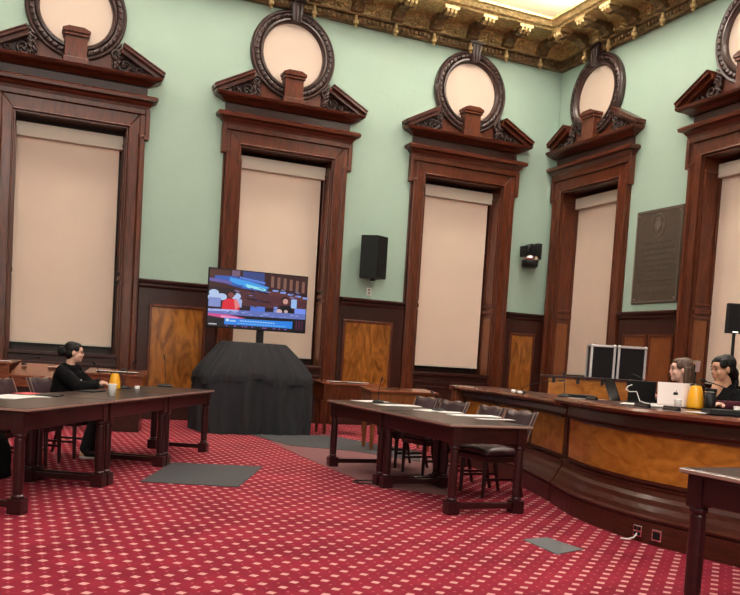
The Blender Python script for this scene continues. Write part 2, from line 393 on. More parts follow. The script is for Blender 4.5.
def make_oculus():
    T = bpy.data.objects.new('oculus', None); COL.objects.link(T)      # origin = centre of the ring on the wall
    Ro, Ri, F = .80, .575, .30
    bm = BM(); ring_band(bm, [(Ro, 0), (Ro, -.08), (Ro-.02, -.105), (Ro-.05, -.10), (Ro-.06, -.07), (Ri+.07, -.07), (Ri+.06, -.12), (Ri+.03, -.125), (Ri, -.09), (Ri-.01, -.02), (Ri, 0)], 64)
    obj('frame', bm, 'carve', T, smooth=False)
    bm = BM(); rm = (Ro-.07+Ri+.09)/2
    ring_band(bm, [(rm+.055*math.cos(a), -.07-.05*math.sin(a)) for a in [PI*i/6 for i in range(7)]]+[(rm-.05, -.05), (rm+.05, -.05)], 64)
    N = 44
    for i in range(N):
        a = 2*PI*i/N; ell(bm, (rm*math.cos(a), -.115, rm*math.sin(a)), (.045, .03, .024), Matrix.Rotation(-a+.5, 4, 'Y'), sub=1)
    obj('leaf_moulding', bm, 'carve', T, smooth=True)
    bm = BM(); lathe(bm, [(.58, 0), (.58, .03)], mtx=Matrix.Rotation(PI/2, 4, 'X'), seg=48); obj('pane', bm, 'oculus', T)
    bm = BM()
    prism(bm, [(-.09, Ri-.0), (.09, Ri), (.125, Ro+.12), (-.125, Ro+.12)], -.17, 0)
    for x in (-.065, 0, .065): tube(bm, [(x*.9, -.175, Ri+.01), (x*1.1, -.19, (Ri+Ro)/2), (x*1.3, -.175, Ro+.1)], .022, 6)
    box(bm, -.15, .15, -.20, 0, Ro+.12, Ro+.17)
    obj('keystone', bm, 'carve', T)
    return T
def make_blind():
    T = bpy.data.objects.new('roller_blind', None); COL.objects.link(T)
    bm = BM(); n = 14; x0, x1 = -WI+.05, WI-.09
    g = [[bm.verts.new((x0+(x1-x0)*i/n, .36+.006*math.sin(i*.9)*(1-j/6), 1.24+(4.74-1.24)*j/6)) for i in range(n+1)] for j in range(7)]
    for j in range(6):
        for i in range(n): bm.faces.new((g[j][i], g[j][i+1], g[j+1][i+1], g[j+1][i]))
    o = obj('fabric', bm, 'blind', T); md = o.modifiers.new('s', 'SOLIDIFY'); md.thickness = .004
    bm = BM(); box(bm, x0, x1, -.0+.345, .37, 1.225, 1.255); obj('bottom_bar', bm, 'blind_head', T)
    bm = BM(); box(bm, -WI+.04, WI-.04, .26, .42, 4.66, 4.89); obj('head_box', bm, 'blind_head', T, bevel=.01)
    return T
wl = {1: 'leftmost window, behind the person seated at the long table', 2: 'window behind the wall television', 3: 'window at the right end of the back wall', 4: 'window in the right wall next to the corner', 5: 'rightmost window, cut off by the frame'}
bl = {1: 'wide drawn beige roller blind in the leftmost window, above the seated person in black', 2: 'drawn beige roller blind partly hidden behind the television', 3: 'drawn beige roller blind in the window between the wall speaker and the camera', 4: 'narrow-looking beige roller blind left of the bronze plaque', 5: 'beige roller blind at the right edge, behind the black monitor on a pole'}
ol = {1: 'round carved oculus with cream pane at the top left, cut off by the frame', 2: 'round carved oculus with cream pane above the television window', 3: 'round carved oculus with cream pane left of the room corner', 4: 'round carved oculus on the right wall just right of the room corner', 5: 'round carved oculus at the top right edge, cut off by the frame'}
protoO, protoB = make_oculus(), make_blind()
for c, i in WA+WB:
    W = make_window(i)
    loc, rz = ((c, DA, 0), 0) if i < 4 else ((DB, c, 0), -PI/2)
    W.location = loc; W.rotation_euler = (0, 0, rz); W['label'] = 'carved dark wood surround of the '+wl[i]
    O = protoO if i == 1 else copy_tree(protoO); O.location = (loc[0], loc[1], 6.735); O.rotation_euler = (0, 0, rz)
    tag(O, ol[i], 'round window', 'round carved frames above the windows')
    Bd = protoB if i == 1 else copy_tree(protoB); Bd.location = loc; Bd.rotation_euler = (0, 0, rz)
    tag(Bd, bl[i], 'blind', 'roller blinds in the tall windows')

# ------------------------------------------------------------------ wainscot between the windows
def wainscot(n, origin, rz, x0, x1, panels, burl='burl'):
    """local x along the wall, -y to the room"""
    T = bpy.data.objects.new('trim_%d' % n, None); COL.objects.link(T); T.location = origin; T.rotation_euler = (0, 0, rz)
    tag(T, kind='structure')
    bm = BM(); box(bm, x0, x1, -.06, 0, 0, 2.34)
    box(bm, x0, x1, -.09, -.06, 0, .28); box(bm, x0, x1, -.11, -.06, .28, .33)
    obj('boarding', bm, 'wood_dark', T, bevel=.008)
    bm = BM(); prism(bm, [(0, 2.30), (-.08, 2.30), (-.10, 2.34), (-.10, 2.37), (-.14, 2.39), (-.15, 2.43), (-.13, 2.45), (0, 2.45)], x0, x1, axis='x')
    obj('rail', bm, 'wood_dark', T)
    for a, b_ in panels:
        bm = BM(); box(bm, a, b_, -.075, -.06, .52, 1.98); obj('burl_panel', bm, burl, T, label='golden burl veneer panel')
        bm = BM()
        for q in ((a-.05, a, .47, 2.03), (b_, b_+.05, .47, 2.03), (a, b_, .47, .52), (a, b_, 1.98, 2.03)): box(bm, q[0], q[1], -.095, -.06, q[2], q[3])
        obj('panel_moulding', bm, 'wood', T, bevel=.01)
    return T
E_ = .06
wainscot(1, (0, DA, 0), 0, 1.997+.03, 3.425-.03, [(2.26, 3.16)])
wainscot(2, (0, DA, 0), 0, 5.745+.03, 7.147-.03, [(5.91, 6.86)])
wainscot(3, (0, DA, 0), 0, 9.467+.03, DB, [(9.66, 10.18)])
wainscot(4, (0, DA, 0), 0, XL, -.323-.03, [(-1.7, -.8), (-3.2, -2.2)])
wainscot(5, (DB, DA, 0), -PI/2, 0, .09, [])
wainscot(6, (DB, DA, 0), -PI/2, DA-12.749+.03, DA-11.196-.03, [(DA-12.49, DA-11.97), (DA-11.81, DA-11.30)], 'wood_mid')
wainscot(7, (DB, DA, 0), -PI/2, DA-8.876+.03, DA-YB, [(DA-8.2, DA-7.4)])

# ------------------------------------------------------------------ gilded cornice
C = bpy.data.objects.new('trim_8', None); COL.objects.link(C); tag(C, kind='structure'); C.location = (0, 0, 1.785); C.scale = (1, 1, .75)
path = [(XL, DA), (DB, DA), (DB, YB)]
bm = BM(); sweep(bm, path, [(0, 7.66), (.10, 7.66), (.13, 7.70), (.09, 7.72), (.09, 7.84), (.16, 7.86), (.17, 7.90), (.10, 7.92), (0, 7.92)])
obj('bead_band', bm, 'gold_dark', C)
bm = BM(); sweep(bm, path, [(0, 7.90), (.09, 7.90), (.10, 8.02), (.14, 8.16), (.22, 8.24), (0, 8.24)]); obj('frieze', bm, 'gold', C)
bm = BM(); sweep(bm, path, [(0, 8.22), (.86, 8.22), (.88, 8.26), (.93, 8.28), (.98, 8.38), (1.02, 8.40), (1.02, 8.46), (0, 8.46)]); obj('gilded_band', bm, 'gold', C)
def bracket_proto():
    bm = BM()
    prism(bm, [(-.10, 7.90), (-.10, 8.22), (-.82, 8.22), (-.82, 8.10), (-.76, 8.04), (-.66, 8.04), (-.55, 8.10), (-.36, 8.08), (-.25, 7.96), (-.17, 7.90)], -.10, .10, axis='x')
    tube(bm, [(-.115, -.72, 8.10), (.115, -.72, 8.10)], .06, 10); tube(bm, [(-.115, -.20, 7.96), (.115, -.20, 7.96)], .055, 10)
    o1 = bm
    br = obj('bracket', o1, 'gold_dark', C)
    bm = BM(); box(bm, -.15, .15, -.86, -.58, 8.15, 8.22)
    for x in (-.08, 0, .08): tube(bm, [(x, -.84, 8.15), (x, -.83, 8.08), (x, -.76, 8.02)], .03, 6)
    obj('bracket_capital', bm, 'gold', br)
    bm = BM(); lathe(bm, [(.015, 7.55), (.035, 7.58), (.02, 7.61), (.05, 7.64), (.055, 7.70), (.03, 7.74), (.03, 7.84)], c=(0, -.15, 0), seg=8); obj('pendant', bm, 'gold', br)
    return br
def frieze_proto():
    bm = BM()
    for k in range(8):
        a = k*PI/4; ell(bm, (.10*math.cos(a), -.15, 8.06+.075*math.sin(a)), (.07, .03, .028), Matrix.Rotation(-a, 4, 'Y'), sub=1)
    ell(bm, (0, -.16, 8.06), (.04, .04, .04), sub=1)
    for s in (-1, 1):
        scroll(bm, s*.23, 8.04, .06, 1.2, s, -.15, PI/2, .02)
        for k in range(3): ell(bm, (s*(.15+.05*k), -.16, 8.13-.01*k), (.035, .025, .018), Matrix.Rotation(s*.6, 4, 'Y'), sub=1)
    return obj('rosette', bm, 'gold', C, smooth=True)
br0, fr0 = bracket_proto(), frieze_proto()
S_ = .82; first = True
for k in range(17):
    x = 9.83-S_*k
    for (loc, rz) in (((x, DA, 0), 0), ((DB, 14.26-.73*k, 0), -PI/2)):
        if rz and loc[1] < 5: continue
        b2 = br0 if first else copy_tree(br0, C); b2.location = loc; b2.rotation_euler = (0, 0, rz)
        f2 = fr0 if first else copy_tree(fr0, C); f2.rotation_euler = (0, 0, rz)
        f2.location = (loc[0]-S_/2, loc[1], 0) if not rz else (loc[0], loc[1]-S_/2, 0)
        first = False
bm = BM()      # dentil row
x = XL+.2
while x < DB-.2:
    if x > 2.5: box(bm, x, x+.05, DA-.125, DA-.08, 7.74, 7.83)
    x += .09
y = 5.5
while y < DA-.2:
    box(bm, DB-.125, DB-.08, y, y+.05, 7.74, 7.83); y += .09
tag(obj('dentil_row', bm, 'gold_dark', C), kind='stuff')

# ------------------------------------------------------------------ dais
dp = [(4.97, 3.0), (4.85, 3.8), (4.73, 4.42), (4.63, 4.9), (4.59, 5.32), (4.63, 5.76), (4.72, 6.22), (4.95, 6.86)]
dw = [(4.965, 6.90), (5.20, 7.65), (5.35, 8.3), (5.44, 9.0), (5.50, 9.9)]
def smooth_path(p, n=5):
    out = []
    for i in range(len(p)-1):
        p0 = Vector(p[max(i-1, 0)]); p1 = Vector(p[i]); p2 = Vector(p[i+1]); p3 = Vector(p[min(i+2, len(p)-1)])
        for k in range(n):
            t = k/n; out.append(tuple(.5*((2*p1)+(p2-p0)*t+(2*p0-5*p1+4*p2-p3)*t*t+(3*p1-p0-3*p2+p3)*t*t*t)))
    return out+[tuple(p[-1])]
dp, dw = smooth_path(dp), smooth_path(dw)
D = thing('dais', 'long curved mahogany dais counter with golden burl front panels on the right', 'dais counter', (5.2, 6.0, 0))
def dloc(path): return [(p[0]-5.2, p[1]-6.0) for p in path]
for P_, zt, tag_, WD_ in ((dloc(dp), 1.04, 'bowed_front', .80), (dloc(dw), 1.01, 'wing_front', .75)):
    # offsets: + is away from room (side=1 right of travel = +x); room side is negative
    bm = BM(); sweep(bm, P_, [(0, 0), (0, .17), (.35, .17), (.35, 0)]); sweep(bm, P_, [(.02, .17), (-.0, .18), (-.01, .20), (.02, .215), (.035, .25), (.06, .29), (.075, .33), (.10, .36), (.11, .40), (.10, .42), (.13, .43), (.35, .43), (.35, .17)])
    obj('base_moulding', bm, 'dais', D)
    bm = BM(); sweep(bm, P_, [(.14, .43), (.14, zt-.04), (.35, zt-.04), (.35, .43)]); obj(tag_, bm, 'dais', D)
    bm = BM(); sweep(bm, P_, [(.125, .85), (.11, .88), (.12, zt-.08), (.06, zt-.05), (.20, zt-.05), (.20, .85)]); obj('frieze_rail', bm, 'dais', D)
    n = len(P_); segs = [(2, n-2)] if zt > 1.02 else [(1, n//3), (n//3+1, 2*n//3), (2*n//3+1, n-2)]
    for a, b_ in segs:
        bm = BM(); sweep(bm, P_[a:b_+1], [(.125, .47), (.125, .835), (.16, .835), (.16, .47)]); obj('burl_panel', bm, 'burl_d', D, label='golden burl veneer panel')
        bm = BM()
        bm.free()
        for z in (.445, .835):
            bm = BM(); sweep(bm, P_[a:b_+1], [(.11, z), (.11, z+.02), (.16, z+.02), (.16, z)]); obj('panel_moulding', bm, 'dais', D)
    bm = BM(); sweep(bm, P_, [(.05, zt-.05), (-.01, zt-.045), (-.025, zt-.02), (-.01, zt-.0), (.05, zt+.004), (.05, zt-.02)]); obj('counter_lip', bm, 'dais_lip', D)
    bm = BM(); sweep(bm, P_, [(.02, zt-.04), (.02, zt), (WD_, zt), (WD_, zt-.04)]); obj('counter_top', bm, 'dais', D)
# rounded end of the wing
bm = BM()
c = (5.50+.42-5.2, 9.9-6.0)
pts = [(c[0]+.42*math.cos(a), c[1]+.42*math.sin(a)) for a in [PI-PI*i/14 for i in range(15)]]
prism(bm, pts, 0, .955, axis='z'); obj('rounded_end', bm, 'desk_red', D)
bm = BM(); pts = [(c[0]+.46*math.cos(a), c[1]+.46*math.sin(a)) for a in [PI-PI*i/14 for i in range(15)]]
prism(bm, pts, .955, 1.01, axis='z'); obj('end_top', bm, 'dais', D)
# platform behind the dais
bm = BM(); prism(bm, [(5.40, 3.0), (5.12, 5.4), (5.45, 6.8), (5.95, 9.1), (6.05, 10.4), (DB-.16, 10.4), (DB-.16, 3.0)], 0.0, .18, axis='z')
tag(obj('platform', bm, 'carpet'), 'raised carpeted platform behind the dais counter', 'platform', kind='structure')
# electrical plates on the plinth
def plate(loc, nm, lab, rz, kind):
    T = thing(nm, lab, 'socket', loc, rz)
    bm = BM(); box(bm, -.045, .045, -.01, .012, -.045, .045); T = obj('cover', bm, 'chrome', T, bevel=.004)
    bm = BM()
    if kind: [box(bm, x-.014, x+.014, -.014, -.008, z-.014, z+.014) for x in (-.02, .02) for z in (-.02, .02)]
    else: box(bm, -.032, .032, -.014, -.008, -.03, .03)
    obj('socket', bm, 'black', T)
def on_plinth(y):
    for a, b_ in zip(dp, dp[1:]):
        if a[1] <= y <= b_[1]:
            t = (y-a[1])/(b_[1]-a[1]); ang = math.atan2(b_[1]-a[1], b_[0]-a[0]); return a[0]+(b_[0]-a[0])*t, ang
x, an = on_plinth(5.17); plate((x-.008, 5.17, .085), 'floor_outlet', 'round-cornered chrome outlet with white cord on the dais plinth', an-PI, True)
x, an = on_plinth(4.98); plate((x-.008, 4.98, .085), 'network_outlet', 'square black and chrome outlet on the dais plinth, right of the corded one', an-PI, False)
bm = BM(); tube(bm, [(4.585, 5.17, .07), (4.56, 5.18, .03), (4.53, 5.21, .012), (4.49, 5.25, .010)], .006, 6)
tag(obj('outlet_cord', bm, 'white'), 'short white cord lying on the carpet below the dais outlet', 'cord')

# ------------------------------------------------------------------ floor mats and plate
def flat(name, pts, h, mat, label, cat, z0=0.001):
    bm = BM(); prism(bm, [tuple(p) for p in pts], z0, h, axis='z'); return tag(obj(name, bm, mat), label, cat)
flat('floor_mat', [floor_pt(*p) for p in ((140, 482), (238, 487.5), (263, 467), (172, 463))], .008, 'mat', 'dark grey rectangular mat on open red carpet beside the left table', 'mat')
flat('floor_plate', [floor_pt(*p) for p in ((523, 540), (547, 538), (583, 550), (557, 555))], .007, 'vent', 'small grey metal plate set in the carpet in front of the dais', 'floor plate')
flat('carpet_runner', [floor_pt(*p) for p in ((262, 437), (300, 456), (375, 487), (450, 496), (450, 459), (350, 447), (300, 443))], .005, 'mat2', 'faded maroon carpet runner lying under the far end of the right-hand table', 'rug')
flat('floor_mat', [floor_pt(*p) for p in ((250, 435), (272, 441), (290, 446), (350, 451), (420, 462), (420, 452), (385, 446), (330, 436))], .010, 'mat', 'long dark grey mat on the floor beside the black-draped television cart', 'mat', z0=.0055)

# ------------------------------------------------------------------ tables
TH = .79; TL, TW = 1.51, .83
def make_table():
    T = bpy.data.objects.new('conference_table', None); COL.objects.link(T)
    bm = BM(); box(bm, -TL/2+.004, TL/2-.004, -TW/2+.004, TW/2-.004, TH-.028, TH); obj('table_top', bm, 'table_top', T, bevel=.004)
    bm = BM()
    for q in ((-TL/2, TL/2, -TW/2-.006, -TW/2+.004), (-TL/2, TL/2, TW/2-.004, TW/2+.006), (-TL/2, -TL/2+.008, -TW/2, TW/2), (TL/2-.008, TL/2, -TW/2, TW/2)):
        box(bm, *q, TH-.024, TH-.004)
    obj('top_edging', bm, 'table_edge', T, bevel=.004)
    bm = BM(); x, y = TL/2-.04, TW/2-.05
    for s in (-1, 1):
        ys = sorted((s*y, s*(y-.025))); box(bm, -x, x, ys[0], ys[1], TH-.17, TH-.028)
        xs = sorted((s*x, s*(x-.025))); box(bm, xs[0], xs[1], -y, y, TH-.17, TH-.028)
    box(bm, -x-.01, x+.01, -y-.01, y+.01, TH-.045, TH-.028)
    obj('apron', bm, 'table', T, bevel=.004)
    for sx in (-1, 1):
        for sy in (-1, 1):
            bm = BM(); cx, cy = sx*(TL/2-.062), sy*(TW/2-.085)
            box(bm, cx-.045, cx+.045, cy-.045, cy+.045, TH-.19, TH-.03)
            lathe(bm, [(.042, TH-.19), (.046, TH-.20), (.046, TH-.215), (.036, TH-.225), (.038, TH-.235), (.041, .36), (.040, .17), (.036, .145), (.047, .135), (.047, .12), (.04, .115)], c=(cx, cy, 0), seg=16)
            box(bm, cx-.055, cx+.055, cy-.055, cy+.055, 0, .115)
            obj('leg', bm, 'table', T, bevel=.003)
        bm = BM(); cx = sx*(TL/2-.062); box(bm, cx-.025, cx+.025, -TW/2+.14, TW/2-.14, .045, .095); obj('stretcher', bm, 'table', T, bevel=.004)
    return T
d1 = Vector((.496, .869)).normalized(); n1 = Vector((-d1.y, d1.x)); F0 = Vector((.09, 6.66))
a1 = math.atan2(d1.y, d1.x)
t0 = make_table(); TP = []
tl = ['nearest section of the long left table, red paper and papers on it', 'middle section of the long left table, in front of the seated person', 'far section of the long left table, a lone microphone on it']
for k in range(3):
    T = t0 if k == 0 else copy_tree(t0); c = F0+d1*(.72+k*1.525)+n1*.345
    T.location = (c.x, c.y, 0); T.rotation_euler = (0, 0, a1); tag(T, 'dark mahogany table, '+tl[k], 'table', 'dark mahogany conference tables')
for c, l in (((3.90, 7.06), 'nearer half of the right-hand pair in front of the chairs'), ((3.90, 8.61), 'farther half of the right-hand pair beside the television')):
    T = copy_tree(t0); T.location = (*c, 0); T.rotation_euler = (0, 0, PI/2); tag(T, 'dark mahogany table, '+l, 'table', 'dark mahogany conference tables')
T = copy_tree(t0); T.scale = (1.06, 1.06, 1.06); cc = floor_pt(680, 467, TH*1.06)+Matrix.Rotation(.02, 2) @ Vector((TW/2, -TL/2))*1.06; T.location = (cc.x, cc.y, 0); T.rotation_euler = (0, 0, PI/2+.02)
tag(T, 'dark mahogany table corner at the lower right edge, in front of the dais', 'table', 'dark mahogany conference tables')
def on1(s, t):   # s metres along the left table, t metres in from its camera-side edge
    p = F0-n1*.085+d1*s+n1*t; return p

# ------------------------------------------------------------------ chairs
def make_chair():
    T = bpy.data.objects.new('side_chair', None); COL.objects.link(T)   # faces +y
    bm = BM(); n = 8
    g = []
    for j in range(n+1):
        row = []
        for i in range(n+1):
            u_, v_ = i/n*2-1, j/n*2-1; hw = .245-.02*(1-v_)/2
            row.append(bm.verts.new((u_*hw, v_*.23, .465+.045*(1-u_**4)*(1-v_**4))))
        g.append(row)
    for j in range(n):
        for i in range(n): bm.faces.new((g[j][i], g[j][i+1], g[j+1][i+1], g[j+1][i]))
    o = obj('seat', bm, 'leather', T, smooth=True); md = o.modifiers.new('s', 'SOLIDIFY'); md.thickness = .06; md.offset = -1
    bm = BM(); box(bm, -.235, .235, -.225, .225, .36, .415); obj('seat_frame', bm, 'table', T, bevel=.008)
    def bk(u_, v_, off):   # u -1..1, v 0..1
        z = .50+.355*v_; y = -.215-.10*v_-.03*v_*v_ - .05*(1-u_*u_)*.8 + off
        z += .012*math.cos(u_*PI*2)*v_**4
        return (u_*(.225+.02*v_), y, z)
    bm = BM(); n = 12; A = []; B = []
    for v_ in range(9):
        A.append([bm.verts.new(bk(i/n*2-1, v_/8, .03*(1-(i/n*2-1)**4))) for i in range(n+1)])
        B.append([bm.verts.new(bk(i/n*2-1, v_/8, -.025)) for i in range(n+1)])
    for G in (A, B):
        for j in range(8):
            for i in range(n): bm.faces.new((G[j][i], G[j][i+1], G[j+1][i+1], G[j+1][i]))
    for j in range(8):
        for i in (0, n): bm.faces.new((A[j][i], B[j][i], B[j+1][i], A[j+1][i]))
    for i in range(n):
        for j in (0, 8): bm.faces.new((A[j][i], A[j][i+1], B[j][i+1], B[j][i]))
    bkr = obj('backrest', bm, 'leather', T, smooth=True)
    bm = BM()
    for off in (.012, -.03):
        e = [bk(-1, v_/12, off) for v_ in range(13)]+[bk(i/14*2-1, 1.0, off) for i in range(1, 15)]+[bk(1, v_/12, off) for v_ in range(11, -1, -1)]
        tube(bm, [(p[0]*1.0, p[1], p[2]+.001) for p in e], .005, 6)
    obj('nail_trim', bm, 'brass', bkr, smooth=True, label='row of pale brass nail heads')
    for sx in (-1, 1):
        bm = BM(); tube(bm, [(sx*.20, .19, .40), (sx*.205, .195, .2), (sx*.205, .20, 0)], [.026, .022, .017], 8); obj('leg', bm, 'table', T)
        bm = BM(); tube(bm, [(sx*.20, -.25, .56), (sx*.20, -.205, .42), (sx*.20, -.21, .25), (sx*.205, -.27, 0)], [.02, .024, .022, .017], 8); obj('leg', bm, 'table', T)
    for x in (-.2, .18): bm = BM(); box(bm, x, x+.02, -.2, .19, .17, .195); obj('side_stretcher', bm, 'table', T)
    return T
ch0 = make_chair(); chs = [
 ((4.52, 7.32), PI/2+.05, 'oxblood leather chair nearest the camera at the right-hand table'),
 ((4.52, 7.93), PI/2-.04, 'second oxblood leather chair from the near end of the right-hand table'),
 ((4.50, 8.66), PI/2+.14, 'third oxblood leather chair from the near end of the right-hand table, turned slightly'),
 ((4.50, 9.38), PI/2+.10, 'farthest oxblood leather chair of the four at the right-hand table')]
for k, (s, t, dr, lab) in enumerate(((1.72, 1.27, 0, 'shiny oxblood leather chair at the left edge behind the long left table'), (2.42, 1.27, .15, 'leather chair between the left edge chair and the person in black'), (3.22, 1.31, .0, 'leather chair the person in black sits on, at the long left table'), (1.0, 1.30, .1, 'leather chair behind the nearest section of the long left table, mostly cut off'))):
    p = on1(s, t); chs.append(((p.x, p.y), a1+PI+dr, lab))
for k, (p, rz, lab) in enumerate(chs):
    T = ch0 if k == 0 else copy_tree(ch0); T.location = (*p, 0); T.rotation_euler = (0, 0, rz); tag(T, lab, 'chair', 'leather chairs at the tables')

# ------------------------------------------------------------------ rear desks
def rear_desk(loc, rz, w_, d_, h, lab, mat='desk_red', panel='desk_red', legs=False, slope=.12, top_over=.03):
    T = thing('council_desk', lab, 'desk', loc, rz, 'members desks along the back wall')
    bm = BM(); prism(bm, [(-d_/2-top_over, h-slope), (d_/2+top_over, h), (d_/2+top_over, h+.03), (-d_/2-top_over, h+.03-slope)], -w_/2-top_over, w_/2+top_over, axis='x'); obj('desk_top', bm, mat, T, bevel=.005)
    bm = BM(); prism(bm, [(-d_/2, h-slope-.0), (d_/2, h-.0), (d_/2, h-.30), (-d_/2, h-.30)], -w_/2, w_/2, axis='x'); obj('writing_case', bm, panel, T, bevel=.006)
    if legs:
        for sx in (-1, 1):
            for sy in (-1, 1):
                bm = BM(); lathe(bm, [(.022, 0), (.03, .1), (.035, .4), (.028, h-.30)], c=(sx*(w_/2-.06), sy*(d_/2-.06), 0), seg=10); obj('leg', bm, panel, T)
    else:
        bm = BM(); box(bm, -w_/2+.03, w_/2-.03, -d_/2+.04, d_/2-.02, 0, h-.30); obj('pedestal', bm, 'wood_dark', T, bevel=.006)
    return T
rear_desk((*dd(115, 12.6), 0), -.25, .80, .5, .88, 'reddish writing desk with papers, just right of the seated person in black', slope=.06)
rear_desk((*dd(37, 12.3), 0), -.25, .62, .6, .90, 'reddish desk with broad slanted top behind the leather chairs at left', slope=.16)
rear_desk((*dd(-10, 12.4), 0), -.25, .62, .55, .93, 'dark reddish desk at the far left edge of the frame', slope=.03)
rear_desk((5.30, 13.35, 0), -.03, .98, .55, .865, 'slender-legged desk with white papers, right of the draped television cart', slope=.03, legs=True, panel='wood')
rear_desk((5.25, 11.15, 0), -.10, .98, .5, .865, 'reddish desk with low slanted top behind the far leather chairs', slope=.03, legs=True, panel='wood_mid')

# ------------------------------------------------------------------ television and draped cart
T = thing('television', 'large flat television showing a hearing broadcast, on a pole above the draped cart', 'television', (3.665, 13.30, 0))
X0, X1, Z0, Z1 = -.825, .825, 1.65, 2.59
bm = BM(); box(bm, X0, X1, 0, .05, Z0, Z1); obj('housing', bm, 'black', T, bevel=.008)
bm = BM(); lay = bm.loops.layers.float_color.new('pic'); Wd, Hd = X1-X0-.03, Z1-Z0-.035; lv = [0]
def pic(pts, col, d=0):
    lv[0] += 1; y = -.0012-.00003*lv[0]
    vs = [bm.verts.new((X0+.015+a*Wd, y, Z1-.015-b_*Hd)) for a, b_ in pts]
    f = bm.faces.new(vs)
    for l in f.loops: l[lay] = (*[min(1, c_**1.35*1.05) for c_ in col], 1)
def rec(a, b_, c_, d_, col): pic([(a, b_), (c_, b_), (c_, d_), (a, d_)], col)
def sph(cx, cy, rx, ry, col): pic([(cx+rx*math.cos(t), cy+ry*math.sin(t)) for t in [2*PI*k/14 for k in range(14)]], col)
rec(0, 0, 1, 1, (.05, .02, .045))
rec(0, 0, 1, .32, (.10, .035, .04)); rec(.0, .02, .2, .14, (.16, .06, .05)); rec(.22, .0, .3, .1, (.30, .2, .3)); rec(.33, .0, .55, .22, (.10, .14, .36))
for i in range(6): rec(.62+.065*i, .04+.01*i, .65+.065*i, .24+.01*i, (.36, .20, .16))
pic([(.05, .12), (.25, .10), (.6, .24), (.58, .34), (.3, .30), (.05, .2)], (.09, .20, .60))
pic([(.2, .13), (.4, .17), (.6, .25), (.55, .31), (.38, .29), (.2, .2)], (.12, .50, .95))
pic([(.36, .22), (.58, .28), (.56, .32), (.38, .28)], (.45, .9, 1.0)); pic([(.3, .1), (.56, .16), (.56, .2), (.3, .13)], (.2, .35, .85))
pic([(0, .16), (.22, .2), (.22, .25), (0, .22)], (.25, .2, .5))
pic([(.25, .32), (1, .42), (1, .62), (.25, .6)], (.17, .06, .08)); pic([(.6, .3), (1, .36), (1, .44), (.6, .38)], (.22, .08, .08))
for i in range(5): rec(.64+.08*i, .28+.022*i, .70+.08*i, .31+.022*i, (.35, .5, .95))
pic([(.38, .46), (.62, .5), (.62, .53), (.38, .49)], (.05, .02, .03)); pic([(.25, .60), (.6, .62), (.6, .66), (.25, .66)], (.05, .02, .04))
for x_, y_, r_ in ((.05, .42, .05), (.04, .50, .05), (.13, .48, .05), (.27, .45, .05), (.3, .54, .035)): sph(x_, y_, r_, r_*1.2, (.60, .72, .95))
rec(0, .5, .12, .66, (.35, .42, .75)); rec(.28, .5, .33, .64, (.5, .6, .9))
rec(.42, .60, .57, .72, (.16, .30, .80)); rec(.84, .42, .9, .58, (.45, .65, 1.0)); rec(.88, .58, 1, .70, (.30, .42, .95)); rec(.66, .58, .7, .68, (.3, .4, .8))
sph(.22, .40, .05, .06, (.06, .02, .03)); sph(.22, .44, .032, .05, (.35, .12, .12)); pic([(.14, .56), (.18, .50), (.27, .50), (.31, .60), (.31, .72), (.13, .72)], (.85, .05, .10)); pic([(.25, .5), (.29, .53), (.31, .62), (.27, .7)], (.9, .35, .35))
sph(.775, .44, .035, .055, (.02, .02, .03)); sph(.78, .47, .028, .05, (.75, .45, .4)); pic([(.70, .62), (.73, .55), (.83, .54), (.88, .66), (.88, .72), (.69, .72)], (.012, .012, .03)); sph(.72, .66, .03, .045, (.8, .6, .6)); sph(.79, .65, .02, .03, (.7, .55, .55))
pic([(0, .70), (1, .67), (1, .78), (0, .80)], (.22, .28, .62)); pic([(0, .70), (.3, .69), (.3, .72), (0, .74)], (.55, .6, .95))
pic([(.03, .79), (1, .77), (1, 1), (0, 1)], (.012, .01, .03)); pic([(.0, .78), (.2, .78), (.38, .83), (.2, .86), (0, .82)], (.75, .15, .40)); pic([(.13, .8), (.3, .82), (.3, .84), (.13, .84)], (.9, .45, .7))
pic([(.165, .845), (.72, .83), (.865, .82), (.865, .95), (.165, .955)], (.06, .36, .90)); rec(.18, .855, .21, .9, (.8, .9, 1)); rec(.22, .875, .28, .9, (.6, .8, 1))
for i in range(14): rec(.32+.026*i, .868, .34+.026*i, .885, (.55, .8, 1.0))
for i in range(18): rec(.30+.028*i, .915, .318+.028*i, .93, (.35, .65, 1.0))
rec(.01, .955, .09, .972, (.75, .75, .8))
rs = random.Random(4)
for i in range(70):
    x_, y_ = rs.uniform(.24, .97), rs.uniform(.24, .62)
    if (x_ < .34 and y_ > .36) or (.66 < x_ < .90 and y_ > .38): continue
    L_ = rs.uniform(.01, .05); pic([(x_, y_), (x_+L_, y_+L_*.25), (x_+L_, y_+L_*.25+.012), (x_, y_+.012)], rs.choice([(.05, .02, .04), (.28, .12, .10), (.12, .10, .30), (.4, .45, .8), (.09, .03, .04)]))
for i in range(30):
    x_, y_ = rs.uniform(.02, .95), rs.uniform(.70, .76); pic([(x_, y_), (x_+.03, y_), (x_+.03, y_+.01), (x_, y_+.01)], rs.choice([(.4, .45, .85), (.15, .18, .5), (.6, .65, .95)]))
for i, x_ in enumerate((.18, .26, .34, .37, .44, .55, .58, .66, .72, .78)): rec(x_, .965, x_+.018+.01*(i % 2), .985, (.35, .18, .5))
for i in range(3): rec(.9+.03*i, .80, .912+.03*i, .96, (.22, .05, .12))
me = bpy.data.meshes.new('screen'); bm.to_mesh(me); bm.free(); me.materials.append(M['screen'])
o = bpy.data.objects.new('screen', me); COL.objects.link(o); o.parent = T
bm = BM(); box(bm, .02, .13, .05, .11, 1.37, 2.2); box(bm, -.25, .35, .045, .07, 1.85, 2.25); obj('pole', bm, 'black', T)
